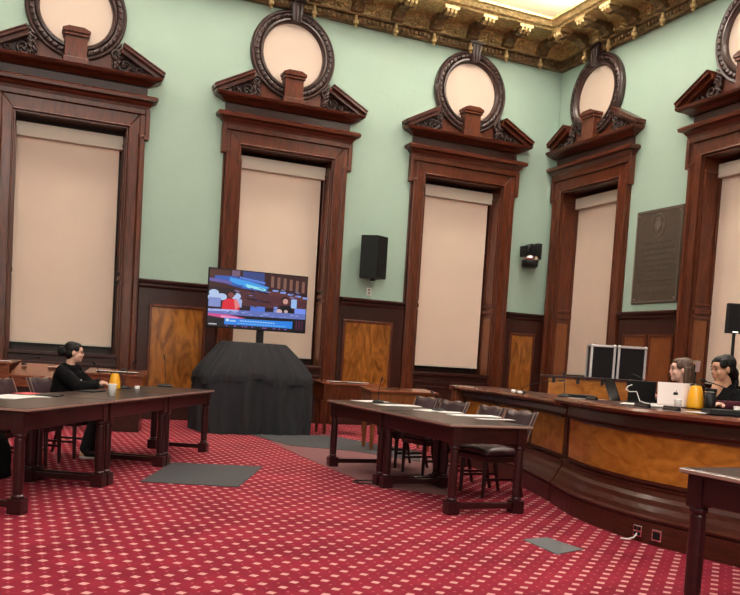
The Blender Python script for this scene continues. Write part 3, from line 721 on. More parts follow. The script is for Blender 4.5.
T = thing('television_cart', 'wide television cart draped to the floor in pleated black cloth', 'draped cart', (3.64, 13.35, 0))
def drape(name, levels, amp, freq, hem, N=220, seed=1, lv_n=26):
    """levels: (z, halfwidth x, front y, back y) top to bottom"""
    bm = BM(); rnd = random.Random(seed); ph = [rnd.uniform(0, 6.28) for _ in range(6)]
    def lerp(t):
        f = t*(len(levels)-1); i = min(int(f), len(levels)-2); q = f-i
        return [levels[i][k]+(levels[i+1][k]-levels[i][k])*q for k in range(len(levels[0]))]
    rows = []
    for j in range(lv_n+1):
        t = j/lv_n; z, hw, yf, yb = lerp(t); row = []
        for i in range(N):
            a = 2*PI*i/N; p = 4.5
            ca, sa = math.cos(a), math.sin(a); r = (abs(ca)**p+abs(sa)**p)**(-1/p)
            x = ca*r*hw; ym = (yf+yb)/2; y = ym+sa*r*(yb-yf)/2
            k = amp*(t**.7)*(math.sin(freq*a+ph[0]+.8*math.sin(3*a+ph[1])+1.2*math.sin(2.3*t+ph[4]))*.5+.4*math.sin(freq*1.9*a+ph[2]+t*2.5)+.35*math.sin(freq*.45*a+ph[3]+t*2)+.25*math.sin(freq*3.1*a+ph[5]-t*3)*t)
            nx, ny = ca, sa
            zz = z+(hem*t*(math.sin(5*a+ph[4])*.6+.4*math.sin(11*a+ph[5])))
            row.append(bm.verts.new((x+nx*k, y+ny*k, max(zz, .006))))
        rows.append(row)
    for A, B in zip(rows, rows[1:]):
        for i in range(N): bm.faces.new((A[i], A[(i+1) % N], B[(i+1) % N], B[i]))
    bm.faces.new(rows[0])
    return obj(name, bm, 'cloth', T, smooth=True)
drape('upper_cloth', [(1.445, .50, -.18, .30), (1.42, .53, -.22, .34), (1.25, .68, -.36, .42), (1.05, .84, -.49, .5), (.92, .915, -.545, .55), (.82, .93, -.555, .56)], .034, 30, .07, seed=3)
drape('lower_cloth', [(1.0, .84, -.47, .5), (.88, .90, -.53, .54), (.60, .91, -.56, .55), (.30, .90, -.57, .55), (.006, .885, -.58, .55)], .08, 11, .0, N=320, seed=8)
bm = BM(); box(bm, -.30, .30, -.16, .25, 1.30, 1.405); obj('cart_platform', bm, 'black', T)

# ------------------------------------------------------------------ wall fixtures
T = thing('wall_speaker', 'black box loudspeaker on the green wall between two back windows', 'speaker', (6.30, DA, 2.83))
bm = BM(); prism(bm, [(-.26, -.30), (.0, -.50), (.27, -.36), (.20, -.12), (-.16, -.10)], 0, .80, axis='z'); obj('cabinet', bm, 'black', T, bevel=.01)
bm = BM(); prism(bm, [(-.25, -.312), (-.006, -.505), (.0, -.497), (-.245, -.303)], .03, .77, axis='z'); obj('grille', bm, 'blackmetal', T)
bm = BM(); box(bm, -.04, .04, -.2, 0, .3, .5); tube(bm, [(.03, -.28, 0), (.03, -.28, -.05)], .05, 10); obj('bracket', bm, 'blackmetal', T)
T = thing('wall_socket', 'small white wall socket below the black wall loudspeaker', 'socket', (6.38, DA, 2.60))
bm = BM(); box(bm, -.05, .05, -.015, 0, -.075, .075); obj('cover', bm, 'white', T, bevel=.005)
bm = BM(); [box(bm, -.02, .02, -.02, -.014, z-.018, z+.018) for z in (-.03, .03)]; obj('socket', bm, 'brass', T)
T = thing('wall_camera', 'black pan-tilt camera with silver band on the wall near the corner', 'camera', (9.90, DA, 3.62))
bm = BM(); lathe(bm, [(.13, -.22), (.17, -.20), (.175, -.08), (.12, -.03), (.10, .0)], c=(-.02, -.22, 0), seg=20); obj('base', bm, 'black', T, smooth=True)
bm = BM(); lathe(bm, [(.178, -.10), (.178, -.02)], c=(-.02, -.22, .02), seg=24); obj('band', bm, 'chrome', T, smooth=True)
bm = BM(); lathe(bm, [(.05, -.12), (.12, -.11), (.13, .08), (.10, .11)], c=(0, 0, 0), seg=18, mtx=Matrix.Translation((-.04, -.22, .13)) @ Matrix.Rotation(PI/2, 4, 'X')); box(bm, .08, .16, -.32, -.12, -.02, .24); box(bm, -.22, -.14, -.32, -.12, -.02, .20); obj('head', bm, 'black', T, bevel=.006)
bm = BM(); lathe(bm, [(.055, .0), (.06, .03), (.04, .035)], mtx=Matrix.Translation((-.04, -.335, .13)) @ Matrix.Rotation(PI/2, 4, 'X')); obj('lens', bm, 'glass_dark', T)
bm = BM(); box(bm, .10, .20, -.30, 0, -.05, .28); obj('bracket', bm, 'blackmetal', T)
T = thing('bronze_plaque', 'large dark bronze plaque with oval seal and lines of lettering on right wall', 'plaque', (DB-.002, 11.88, 2.59), -PI/2)
PW_, PH_ = .585, 1.67
bm = BM(); box(bm, -PW_, PW_, -.03, 0, 0, PH_); T = obj('plate', bm, 'bronze', T, bevel=.006)
bm = BM()
for q in ((-PW_+.02, PW_-.02, .02, .045), (-PW_+.02, PW_-.02, PH_-.045, PH_-.02)): box(bm, q[0], q[1], -.038, -.03, q[2], q[3])
for q in ((-PW_+.02, -PW_+.045), (PW_-.045, PW_-.02)): box(bm, q[0], q[1], -.038, -.03, .045, PH_-.045)
obj('border', bm, 'bronze_hi', T)
bm = BM(); ring_band(bm, [(.15, -.03), (.15, -.04), (.17, -.04), (.17, -.03)], 32, (0, 0))
for q in bm.verts: q.co.z = q.co.z*1.25+1.38
prism(bm, [(-.07, 1.45), (.07, 1.45), (.07, 1.36), (0, 1.26), (-.07, 1.36)], -.042, -.03); box(bm, -.06, .06, -.042, -.03, 1.47, 1.51)
ell(bm, (-.105, -.03, 1.38), (.025, .012, .06), sub=1); ell(bm, (.105, -.03, 1.38), (.025, .012, .06), sub=1); obj('seal', bm, 'bronze_hi', T)
bm = BM(); rnd = random.Random(2)
for j, (z, hw, hh) in enumerate(((1.06, .34, .03), (.95, .42, .022), (.86, .36, .022), (.75, .44, .022), (.66, .40, .02), (.57, .44, .02), (.48, .42, .02), (.39, .44, .02), (.30, .38, .02), (.20, .30, .02))):
    x = -hw
    while x < hw:
        ww = rnd.uniform(.04, .12); k = x
        while k < min(x+ww, hw): box(bm, k, k+.012, -.037, -.03, z, z+hh*rnd.uniform(.8, 1.1)); k += .02
        x += ww+.03
tag(obj('inscription', bm, 'bronze_hi', T), kind='stuff')
for x in (-PW_+.08, PW_-.08):
    for z in (.08, PH_-.08):
        bm = BM(); ell(bm, (x, -.035, z), (.022, .016, .022), sub=1); obj('rosette_bolt', bm, 'brass', T)

# ------------------------------------------------------------------ upper desk and equipment on the platform
T = thing('upper_desk', 'golden wood desk with dark top rail behind the dais papers', 'desk', (*dd(590, 10.4), .18), YAW)
bm = BM(); box(bm, -.54, .62, -.02, .02, .5, 1.03); obj('front_panel', bm, 'burl_d', T)
bm = BM(); box(bm, -.56, .65, -.05, .45, 1.03, 1.06); obj('desk_top', bm, 'wood_dark', T, bevel=.004)
bm = BM(); box(bm, -.58, .62, .02, .42, 0, .5); obj('pedestal', bm, 'wood_dark', T)
for x in (-.50, -.20, .1, .42):
    bm = BM(); box(bm, x, x+.035, -.03, -.02, .97, 1.03); obj('bracket', bm, 'black', T)
def case_(loc, rz, lab, w_):
    T = thing('flight_case', lab, 'equipment case', loc, rz, 'black flight cases behind the dais')
    bm = BM(); box(bm, -w_/2+.02, w_/2-.02, .02, .25, .05, 1.52); obj('panel', bm, 'case', T)
    bm = BM(); t = .035
    for x in (-w_/2, w_/2-t):
        box(bm, x, x+t, 0, .04, .03, 1.54); box(bm, x, x+t, .23, .27, .03, 1.54); box(bm, x, x+t, .04, .23, 1.505, 1.54)
    for z in (.03, 1.505): box(bm, -w_/2+t, w_/2-t, 0, .04, z, z+t)
    obj('edge_trim', bm, 'alu', T, bevel=.004)
    for x in (-w_/2+.02, w_/2-.02):
        for z in (.05, 1.52): bm = BM(); ell(bm, (x, .02, z), (.03, .03, .03), sub=2); obj('ball_corner', bm, 'alu', T, smooth=True)
    for x in (-w_/2+.08, w_/2-.08): bm = BM(); tube(bm, [(x-.02, .15, .03), (x+.02, .15, .03)], .03, 10); obj('caster', bm, 'black', T)
case_((*dd(599, 12.5), .18), YAW, 'left black flight case with aluminium edges and a white latch, on the platform', .375)
case_((*dd(628, 12.5), .18), YAW, 'right black flight case with aluminium edges, nearer the brown-haired person', .43)
T = thing('stand_monitor', 'black flat monitor on a slim pole at the right edge of the frame', 'monitor', (*dd(727, 9.6), .18), YAW-.1)
bm = BM(); box(bm, -.10, .50, -.03, .03, 1.66, 2.00); obj('housing', bm, 'black', T, bevel=.008)
bm = BM(); box(bm, -.08, .48, -.034, -.03, 1.69, 1.98); obj('screen', bm, 'case', T)
bm = BM(); tube(bm, [(0, .0, 0.02), (0, .0, 1.7)], .018, 10); lathe(bm, [(.17, 0), (.17, .02), (.03, .04)], seg=20); obj('pole', bm, 'blackmetal', T)
bm = BM(); box(bm, -.03, .03, -.045, -.03, 1.668, 1.68); obj('badge', bm, 'chrome', T)
# ------------------------------------------------------------------ people
def capsule(bm, a, b_, ra, rb, seg=14):
    a, b_ = Vector(a), Vector(b_); d = b_-a; L_ = d.length; q = d.to_track_quat('Z', 'Y').to_matrix().to_4x4()
    prof = [(ra*math.sin(t*PI/8)+1e-4, -ra*math.cos(t*PI/8)) for t in range(0, 5)]+[(rb*math.cos(t*PI/8)+1e-4, L_+rb*math.sin(t*PI/8)) for t in range(0, 5)]
    lathe(bm, prof, c=a, seg=seg, mtx=q)
def chain(bm, pts, rads):
    for i in range(len(pts)-1): capsule(bm, pts[i], pts[i+1], rads[i], rads[i+1])
def remesh(o, v, it=4, disp=0):
    md = o.modifiers.new('r', 'REMESH'); md.mode = 'VOXEL'; md.voxel_size = v; md.use_smooth_shade = True
    sm = o.modifiers.new('s', 'SMOOTH'); sm.iterations = it; sm.factor = .5
    if disp:
        tx = bpy.data.textures.new('folds', 'CLOUDS'); tx.noise_scale = .12
        dm = o.modifiers.new('d', 'DISPLACE'); dm.texture = tx; dm.strength = disp; dm.mid_level = .5
def head_shapes(bm, H, hm):
    """hm: matrix of head frame, origin at skull centre, +y face forward"""
    def E(c, r, rot=None):
        T_ = hm @ Matrix.Translation(c) @ (rot if rot else Matrix()) @ Matrix.Diagonal((*r, 1)); bmesh.ops.create_icosphere(bm, subdivisions=3, radius=1, matrix=T_)
    E((0, -.012, .028), (.073, .092, .082)); E((0, .022, -.03), (.060, .066, .078)); E((0, .052, -.082), (.030, .030, .024)); E((0, .055, .03), (.052, .034, .045))
    E((0, .086, -.018), (.011, .018, .020), Matrix.Rotation(.45, 4, 'X')); E((0, .082, .008), (.009, .012, .026))
    E((0, .080, -.050), (.022, .012, .008)); E((0, .077, -.062), (.020, .012, .008)); E((0, .078, .032), (.045, .010, .009))
    for s in (-1, 1):
        E((s*.034, .058, -.026), (.024, .024, .026)); E((s*.073, -.005, -.008), (.009, .018, .030), Matrix.Rotation(-.2, 4, 'X'))
def hand_shapes(bm, wrist, dirv, side, curl=.5, palm_n=(0, 0, -1)):
    w_ = Vector(wrist); d = Vector(dirv).normalized(); n = Vector(palm_n); n = (n-d*n.dot(d)).normalized(); s = d.cross(n)*side
    capsule(bm, w_, w_+d*.05+s*.018, .022, .020); capsule(bm, w_, w_+d*.052-s*.018, .022, .019); capsule(bm, w_+d*.02, w_+d*.06, .022, .020)
    for k, (o_, ln) in enumerate(((.027, .060), (.009, .070), (-.009, .066), (-.026, .050))):
        b0 = w_+d*.065+s*o_; c1 = curl*.5; b1 = b0+(d*math.cos(c1)+n*math.sin(c1))*ln*.45; c2 = curl*1.2; b2 = b1+(d*math.cos(c2)+n*math.sin(c2))*ln*.32; c3 = curl*1.8; b3 = b2+(d*math.cos(c3)+n*math.sin(c3))*ln*.23
        chain(bm, [b0, b1, b2, b3], [.0095, .009, .008, .007])
    t0_ = w_+d*.018+s*.024; t1 = t0_+(d*.6+s*.75+n*.3).normalized()*.038; t2 = t1+(d*.9+s*.25+n*.35).normalized()*.030
    chain(bm, [t0_, t1, t2], [.013, .011, .009])
def person(label, loc, rz, skin, cloth, hair, seat=.46, headyaw=0, headpitch=0, arms=None, hairstyle='bun', legs=True, lean=.04, trouser='cl_jean', scale=1, feet=0, torso_up=0, shoe=True, curl=.5, neck_open=True, bulk=0, vneck=False):
    P = thing('person', label, 'person', loc, rz); P.scale = (scale,)*3
    s0 = seat+.09; up_ = torso_up
    pelvis = Vector((0, -.03, s0)); waist = Vector((0, -.03+lean*.4, s0+.17)); chest = Vector((0, -.02+lean, s0+.36+up_)); nb = Vector((0, -.015+lean*1.3, s0+.47+up_))
    hc = Vector((0, .02+lean*1.6, s0+.64+up_)); hm = Matrix.Translation(hc) @ Matrix.Rotation(headyaw, 4, 'Z') @ Matrix.Rotation(headpitch, 4, 'X')
    A = arms or {}
    bm = BM()
    chain(bm, [nb-Vector((0, 0, .04)), nb+Vector((0, .005, .05)), hc+Vector((0, -.01, -.05))], [.058, .050, .050])
    head_shapes(bm, hc, hm)
    chain(bm, [pelvis, waist, chest], [.125, .115, .125])
    limbs = {}
    for s in (-1, 1):
        sh = chest+Vector((s*.155, -.005, .055)); el = Vector(A.get(('e', s), (s*.23, .12, s0+.12))); wr = Vector(A.get(('w', s), (s*.10, .36, s0+.26)))
        limbs[s] = (sh, el, wr)
        chain(bm, [chest+Vector((0, 0, .05)), sh], [.075, .052]); chain(bm, [sh, el], [.050, .038]); chain(bm, [el, wr], [.038, .024])
        hd = Vector(A.get(('h', s), tuple(wr-el))); hand_shapes(bm, wr, hd, s, curl, A.get(('n', s), (0, 0, -1)))
        if legs:
            hp = pelvis+Vector((s*.09, .0, -.02)); kn = Vector((s*.12, .40, seat+.03)); an_ = Vector((s*.12, .40+feet, .09)); toe = Vector((s*.13, .56+feet, .035))
            chain(bm, [hp, kn], [.085, .058]); chain(bm, [kn, an_], [.056, .038]); chain(bm, [an_-Vector((0, .02, .045)), toe], [.035, .028])
    if vneck: ell(bm, chest+Vector((0, .085, .06)), (.042, .075, .13), Matrix.Rotation(-.25, 4, 'X'))
    body = obj('body', bm, skin, P, smooth=True); remesh(body, .006, 3)
    bm = BM(); e = .013+bulk; g_ = bulk
    chain(bm, [pelvis-Vector((0, 0, .01)), waist, chest], [.135+e, .125+e, .130+e])
    ell(bm, chest+Vector((0, .0, .0)), (.19, .125, .14)); 
    for s in (-1, 1):
        sh, el, wr = limbs[s]
        chain(bm, [chest+Vector((0, -.01, .035)), sh], [.082+g_, .066+g_]); chain(bm, [sh, el], [.066+g_, .054+g_]); w2 = el+(wr-el)*.93; chain(bm, [el, w2], [.054+g_, .040+g_*.5])
    chain(bm, [nb+Vector((-.05, -.02, .0)), nb+Vector((.05, -.02, .0))], [.045, .045])
    top = obj('jacket', bm, cloth, P, smooth=True); remesh(top, .011, 4, .022)
    if hairstyle == 'bun':      # hood bunched round the neck
        bm = BM(); tube(bm, [nb+Vector((.085*math.cos(t), .02+.075*math.sin(t), .0-.02*math.sin(t))) for t in [PI*.62+k*PI*1.76/14-PI*.0 for k in range(15)]], .038, 8); h_ = obj('hood', bm, cloth, top, smooth=True)
    if legs:
        bm = BM()
        for s in (-1, 1):
            hp = pelvis+Vector((s*.09, .0, -.02)); kn = Vector((s*.12, .40, seat+.03)); an_ = Vector((s*.12, .40+feet, .11))
            chain(bm, [pelvis, hp], [.13, .105]); chain(bm, [hp, kn], [.100, .075]); chain(bm, [kn, an_], [.075, .055])
        o = obj('trousers', bm, trouser, P, smooth=True); remesh(o, .013, 4, .015)
        for s in (-1, 1):
            bm = BM(); c_ = (s*.125, .48+feet)
            prism(bm, [(c_[0]+.045*math.cos(t), c_[1]+.135*math.sin(t)) for t in [2*PI*k/16 for k in range(16)]], .0, .022, axis='z', mat=1)
            ell(bm, (c_[0], c_[1], .045), (.040, .125, .042)); ell(bm, (c_[0], c_[1]-.06, .07), (.038, .06, .045)); obj('shoe', bm, ['black', 'white'], P, smooth=False)
    # eyes and lips
    for s in (-1, 1):
        bm = BM(); bmesh.ops.create_icosphere(bm, subdivisions=2, radius=1, matrix=hm @ Matrix.Translation((s*.031, .081, .006)) @ Matrix.Diagonal((.013, .007, .006, 1))); obj('eye', bm, 'eye', P, smooth=True)
        bm = BM(); tube(bm, [hm @ Vector((s*(.014+.038*k/5), .0905-.012*(k/5)**2, .027+.006*math.sin(k/5*PI))) for k in range(6)], .0032, 6); obj('eyebrow', bm, hair, P)
    bm = BM(); bmesh.ops.create_icosphere(bm, subdivisions=2, radius=1, matrix=hm @ Matrix.Translation((0, .087, -.056)) @ Matrix.Diagonal((.021, .008, .008, 1))); obj('lips', bm, 'lip', P, smooth=True)
    # hair
    bm = BM()
    def EH(c_, r, rot=None, sub=3):
        bmesh.ops.create_icosphere(bm, subdivisions=sub, radius=1, matrix=hm @ Matrix.Translation(c_) @ (rot if rot else Matrix()) @ Matrix.Diagonal((*r, 1)))
    EH((0, -.036, .044), (.081, .084, .082)); EH((0, .005, .078), (.064, .070, .040)); EH((0, -.052, .0), (.077, .060, .085))
    if hairstyle == 'bun':
        EH((0, -.132, .0), (.05, .05, .058)); EH((0, -.10, .01), (.06, .06, .06))
        for s in (-1, 1): EH((s*.066, .02, .045), (.014, .035, .035), Matrix.Rotation(-.5, 4, 'X'))
    if hairstyle == 'long':
        for k in range(9):
            a = -PI*.02-k*PI*.96/8; x, y = .074*math.cos(a), -.025+.075*math.sin(a)
            tube(bm, [hm @ Vector((x, y, .03)), hm @ Vector((x*1.06, y*1.05, -.06)), hm @ Vector((x*1.1, y*1.05-.005, -.16)), hm @ Vector((x*.95, y*.95-.01, -.24))], [.024, .026, .026, .014], 8)
        for s in (-1, 1): EH((s*.066, .028, .045), (.016, .035, .04), Matrix.Rotation(-.5, 4, 'X'))
    if hairstyle == 'tied':
        for s in (-1, 1): EH((s*.064, .02, .05), (.018, .045, .045), Matrix.Rotation(-.4, 4, 'X'))
        EH((0, -.10, -.05), (.05, .04, .06)); EH((0, -.11, -.12), (.035, .03, .07))
    h = obj('hair', bm, hair, P, smooth=True); remesh(h, .007, 3, .006)
    return P, limbs, hm
p = on1(3.22, 1.34)
fa_ = math.atan2(-n1.y, -n1.x)-PI/2   # faces the table
P1, L1, H1 = person('person in black hooded jacket with dark hair bun, seated at the left table', (p.x, p.y, 0), fa_+.12, 'skin_c', 'cl_black', 'hair_black', seat=.44, headyaw=.30, headpitch=-.04,
    arms={('e', -1): (-.25, .20, .80), ('w', -1): (-.06, .36, .84), ('e', 1): (.25, .22, .80), ('w', 1): (.06, .37, .83), ('h', 1): (-.5, .6, .2), ('h', -1): (.4, .7, .2)}, feet=-.12, curl=.7, bulk=.018)
bm = BM(); box(bm, -.022, .022, 0, .004, -.012, .012); obj('logo_patch', bm, 'white', [c for c in P1.children if c.name.startswith('jacket')][0], loc=(.03, .178, .86), rot=(0, 0, 0))
P2, L2, H2 = person('person with long light brown hair, seated behind the silver laptop on the dais', (*dd(684.5, 8.4), .15), PI/2-.15, 'skin_a', 'cl_black', 'hair_brown', seat=.44, headyaw=-.28, hairstyle='long', scale=1.05, legs=True, arms={('w', -1): (-.16, .40, .905), ('w', 1): (.16, .40, .905), ('e', 1): (.24, .12, .80), ('e', -1): (-.24, .12, .80)})
P3, L3, H3 = person('person with black tied-back hair and black blazer, right of the dais pitcher', (*dd(727, 7.9), .11), PI/2-.12, 'skin_b', 'cl_black', 'hair_black', seat=.46, headyaw=-.12, headpitch=-.14, vneck=True, hairstyle='tied', scale=1.09, legs=True, arms={('w', 1): (.16, .38, .905), ('w', -1): (-.16, .38, .905), ('e', 1): (.24, .12, .80), ('e', -1): (-.24, .12, .80)})
P4, L4, H4 = person('person in maroon sweater at the right edge, hand resting on the dais', (*dd(775, 7.35), .18), PI/2-.05, 'skin_c', 'cl_maroon', 'hair_brown', seat=.46, headyaw=.0, hairstyle='tied', legs=True, arms={('w', 1): (.16, .44, .905), ('e', 1): (.20, .14, .85), ('w', -1): (.34, .50, .905), ('e', -1): (-.02, .28, .90), ('h', -1): (1, .15, -.05)})
# armchairs behind the dais
def office_chair(loc, rz, lab):
    T = thing('high_back_chair', lab, 'chair', loc, rz, 'dark chairs behind the dais')
    bm = BM(); box(bm, -.24, .24, -.22, .24, .38, .45); obj('seat', bm, 'black', T, bevel=.03)
    bm = BM(); prism(bm, [(-.24, .50), (.24, .50), (.25, .92), (.20, .98), (-.20, .98), (-.25, .92)], -.30, -.24); obj('backrest', bm, 'black', T, bevel=.02)
    bm = BM(); tube(bm, [(0, 0, .06), (0, 0, .38)], .03, 10)
    for k in range(5): a = k*2*PI/5+.3; tube(bm, [(0, 0, .09), (.27*math.cos(a), .27*math.sin(a), .035)], [.025, .018], 8)
    box(bm, -.03, .03, -.27, -.1, .36, .38); box(bm, -.03, .03, -.26, -.235, .36, .6)
    obj('base', bm, 'blackmetal', T)
office_chair((*dd(685, 8.42), .18), PI/2-.1, 'black chair the brown-haired person sits on behind the dais')
office_chair((*dd(727.5, 7.92), .18), PI/2-.1, 'black chair under the person in the black blazer')
office_chair((*dd(775.5, 7.38), .18), PI/2, 'black chair under the person in the maroon sweater')

# ------------------------------------------------------------------ things on the tables
def sheet(loc, rz, w_, h_, lab, mat='paper', n=1, cat='papers', name='paper_sheet', group=None):
    bm = BM(); rnd = random.Random(hash(lab) % 1000 if False else len(lab))
    for k in range(n):
        a = rnd.uniform(-.15, .15) if n > 1 else 0; box(bm, -w_/2, w_/2, -h_/2, h_/2, .002*k+.0008, .002*k+.0022, mtx=Matrix.Rotation(a, 4, 'Z'))
    o = obj(name, bm, mat, loc=loc, rot=(0, 0, rz)); return tag(o, lab, cat, group)
def mic(loc, rz, lab, h=.32, reach=.10, base=.055):
    T = thing('gooseneck_microphone', lab, 'microphone', loc, rz, 'gooseneck microphones')
    bm = BM(); lathe(bm, [(base, 0), (base, .012), (base*.7, .028), (.012, .034)], seg=18); obj('base', bm, 'black', T, smooth=False)
    pts = [(0, reach*(t/8)**2, .03+h*(t/8)-(h*.12)*(t/8)**4) for t in range(9)]
    bm = BM(); tube(bm, pts, .0045, 6); gn = obj('gooseneck', bm, 'black', T)
    e_ = Vector(pts[-1]); d = (Vector(pts[-1])-Vector(pts[-2])).normalized(); bm = BM(); capsule(bm, e_, e_+d*.05, .009, .011, 10); obj('capsule', bm, 'black', gn, smooth=True)
    return T
def cup(loc, lab, h=.12, r0=.03, r1=.042, mat='cup', name='paper_cup', cat='cup'):
    T = thing(name, lab, cat, loc)
    bm = BM(); lathe(bm, [(r0, 0), (r1, h)], seg=20, closed=False); lathe(bm, [(r0*.98, .003), (r1*.95, h)], seg=20, closed=False)
    f = [q for q in bm.verts if q.co.z < .0005]; bmesh.ops.contextual_create(bm, geom=f); obj('wall', bm, mat, T, smooth=True)
    bm = BM(); ring = [(r1*math.cos(t), r1*math.sin(t), h) for t in [2*PI*k/20 for k in range(21)]]; tube(bm, ring, .003, 6); obj('rim', bm, mat, T)
def pitcher(loc, rz, lab, s=1):
    T = thing('pitcher', lab, 'pitcher', loc, rz); T.scale = (s, s, s)
    bm = BM(); lathe(bm, [(.088, 0), (.092, .02), (.084, .12), (.066, .215), (.052, .245), (.046, .25)], seg=28); obj('vessel', bm, 'yellow', T, smooth=True)
    bm = BM(); lathe(bm, [(.048, .25), (.046, .262), (.02, .27)], seg=24); tube(bm, [(.045, 0, .258), (.075, 0, .25)], [.014, .006], 8); obj('lid', bm, 'black', T)
    bm = BM(); tube(bm, [(-.045, 0, .258), (-.085, 0, .250), (-.118, 0, .21), (-.128, 0, .14), (-.118, 0, .06), (-.085, 0, .025)], .010, 8); obj('handle', bm, 'black', T, smooth=True)
z1 = TH
q = on1(1.35, .42); 
def at1(px, py): v_ = floor_pt(px, py, TH); return (v_.x, v_.y, TH)
def lay_(px, py, h=TH): v_ = floor_pt(px, py, h); return (v_.x, v_.y, h)
sheet(lay_(12, 397), a1+.1, .50, .30, 'white papers at the left edge of the left table', n=3)
sheet(lay_(27, 393.4), a1, .26, .16, 'red paper on the left table behind the white papers', 'paper_red')
sheet(lay_(34, 396.6), a1-.5, .22, .20, 'loose white sheet right of the red paper on the left table')
def tablet(loc, rz, lab, w_=.28, h_=.2):
    bm = BM(); box(bm, -w_/2, w_/2, -h_/2, h_/2, .0005, .012); o = obj('tablet', bm, 'black', loc=loc, rot=(0, 0, rz), bevel=.004); tag(o, lab, 'tablet'); return o
tablet(lay_(50, 395.5), a1+.3, 'black tablet lying flat on the left table, left of the person', .30, .20)
tablet(lay_(92, 391.5), a1, 'black tablet lying in front of the person in the hooded jacket', .34, .16)
cup(lay_(112, 396.0), 'white paper cup standing on the left table in front of the yellow pitcher', .115)
pitcher(lay_(114.5, 388.6), a1+2.2, 'yellow-orange pitcher with black lid on the left table', .70)
mic(lay_(165, 386.5), .6, 'microphone standing alone on the far section of the left table', .36, .03, .10)
mic(lay_(124, 388.5), 1.1, 'microphone right of the yellow pitcher on the left table', .30, -.10, .075)
mic(lay_(100, 388), 2.2, 'microphone in front of the person in black, left of the yellow pitcher', .26, .08)
bm = BM(); box(bm, -.028, .028, -.012, .012, 0, .035); tag(obj('name_card', bm, 'white', loc=lay_(137, 388.8), rot=(0, 0, .2), bevel=.004), 'small white card standing right of the pitcher on the left table', 'card')
# right-hand table
sheet(lay_(370, 401.5), .3, .40, .26, 'white papers around the far microphone on the right-hand table', n=3)
sheet(lay_(398, 405.8), .1, .50, .24, 'long white stack of papers in the middle of the right-hand table', n=4)
sheet(lay_(430, 410.8), .5, .30, .22, 'crumpled white papers left of the near microphone', n=3)
sheet(lay_(450, 412.6), -.3, .26, .20, 'white sheets just right of the near microphone', n=3)
sheet(lay_(474, 416.2), -.02, .52, .22, 'long white papers at the near end of the right-hand table', n=4)
sheet(lay_(495, 419.4), .0, .40, .12, 'narrow grey-white sheet by the near edge of the right-hand table')
mic(lay_(378, 402.6), PI, 'microphone at the far half of the right-hand table', .26, .06, .07)
mic(lay_(438, 411.0), PI*.7, 'microphone among papers on the near half of the right-hand table', .18, .14, .07)
# rear desks
sheet(dd(103, 12.55, .882), -.1, .24, .2, 'white papers on the desk right of the person in black, left pile', n=2)
sheet(dd(124, 12.55, .882), -.3, .34, .2, 'white papers on the desk right of the person in black, right pile', n=2)
sheet(dd(52, 12.45, .895), .1, .16, .12, 'small white paper at the back of the slanted desk, beside the hood of the person')
sheet(dd(-2, 12.35, .945), .1, .3, .2, 'white papers on the desk at the far left edge', n=2)
sheet((5.07, 13.27, .885), .2, .26, .2, 'white paper at the left end of the slender-legged desk', n=2)
sheet((5.44, 13.25, .885), -.1, .36, .22, 'white papers in the middle of the slender-legged desk', n=2)
mic(dd(22, 12.4, .905), PI*1.2, 'low microphone on the slanted desk at far left', .10, .30, .04)
mic(dd(122, 12.7, .90), 1.9, 'microphone with bent neck on the desk behind the yellow pitcher', .16, .2, .05)
# dais clutter
DT = 1.045; DW = 1.015
def dl(px, py, h=DT): v_ = floor_pt(px, py, h); return (v_.x, v_.y, h+.0005)
def dpt(y, inset, h=DT):
    return (on_plinth(y)[0]+inset, y, h)
def laptop(loc, rz, lab, shell, w_=.32, d_=.22, tilt=.3, logo=False):
    T = thing('laptop', lab, 'laptop', loc, rz)     # screen lid back faces -y
    bm = BM(); box(bm, -w_/2, w_/2, 0, d_, .0, .014); obj('keyboard_base', bm, shell, T, bevel=.004)
    mt = Matrix.Translation((0, .004, .014)) @ Matrix.Rotation(tilt, 4, 'X')
    bm = BM(); box(bm, -w_/2, w_/2, -.004, .004, 0, d_, mtx=mt); lid_ = obj('lid', bm, shell, T, bevel=.003)
    bm = BM(); box(bm, -w_/2+.01, w_/2-.01, .0042, .005, .012, d_-.01, mtx=mt); obj('screen', bm, 'glass_dark', lid_)
    if logo:
        bm = BM()
        for s in (-1, 1): ell(bm, mt @ Vector((s*.008, -.0045, d_/2)), (.014, .0012, .018), sub=2)
        ell(bm, mt @ Vector((.006, -.0045, d_/2+.026)), (.004, .0012, .009), Matrix.Rotation(.5, 4, 'Y'), sub=1); obj('logo', bm, 'black', lid_)
laptop(dd(614, 8.55, DW+.001), -1.9, 'open black laptop leaning back on the dais, left of the tablet', 'black', .30, .24, .38)
laptop(dd(640, 8.05, DT), YAW-.25, 'black tablet with keyboard on the dais beside a white cable', 'black', .25, .20, .25)
laptop(dd(674.5, 7.45, DT), YAW-.06, 'silver laptop with dark fruit logo in front of the brown-haired person', 'silver', .315, .20, -.14, True)
pitcher(dd(694, 7.4, DT), 2.8, 'yellow-orange pitcher with black handle on the dais, right of silver laptop', .80)
cup(dd(677, 7.1, DT), 'white paper cup between the silver laptop and the yellow pitcher', .075, .026, .032)
cup(dd(737, 6.55, DT), 'white paper cup at the right edge of the dais', .06, .024, .030)
T = thing('tumbler', 'black tumbler with silver ring right of the yellow pitcher on the dais', 'tumbler', dd(709, 7.25, DT))
bm = BM(); lathe(bm, [(.036, 0), (.045, .02), (.048, .15)], seg=20); obj('vessel', bm, 'black', T, smooth=True)
bm = BM(); lathe(bm, [(.049, .15), (.049, .158)], seg=20); obj('ring', bm, 'chrome', T)
bm = BM(); lathe(bm, [(.05, .158), (.05, .18), (.03, .185)], seg=20); obj('lid', bm, 'black', T)
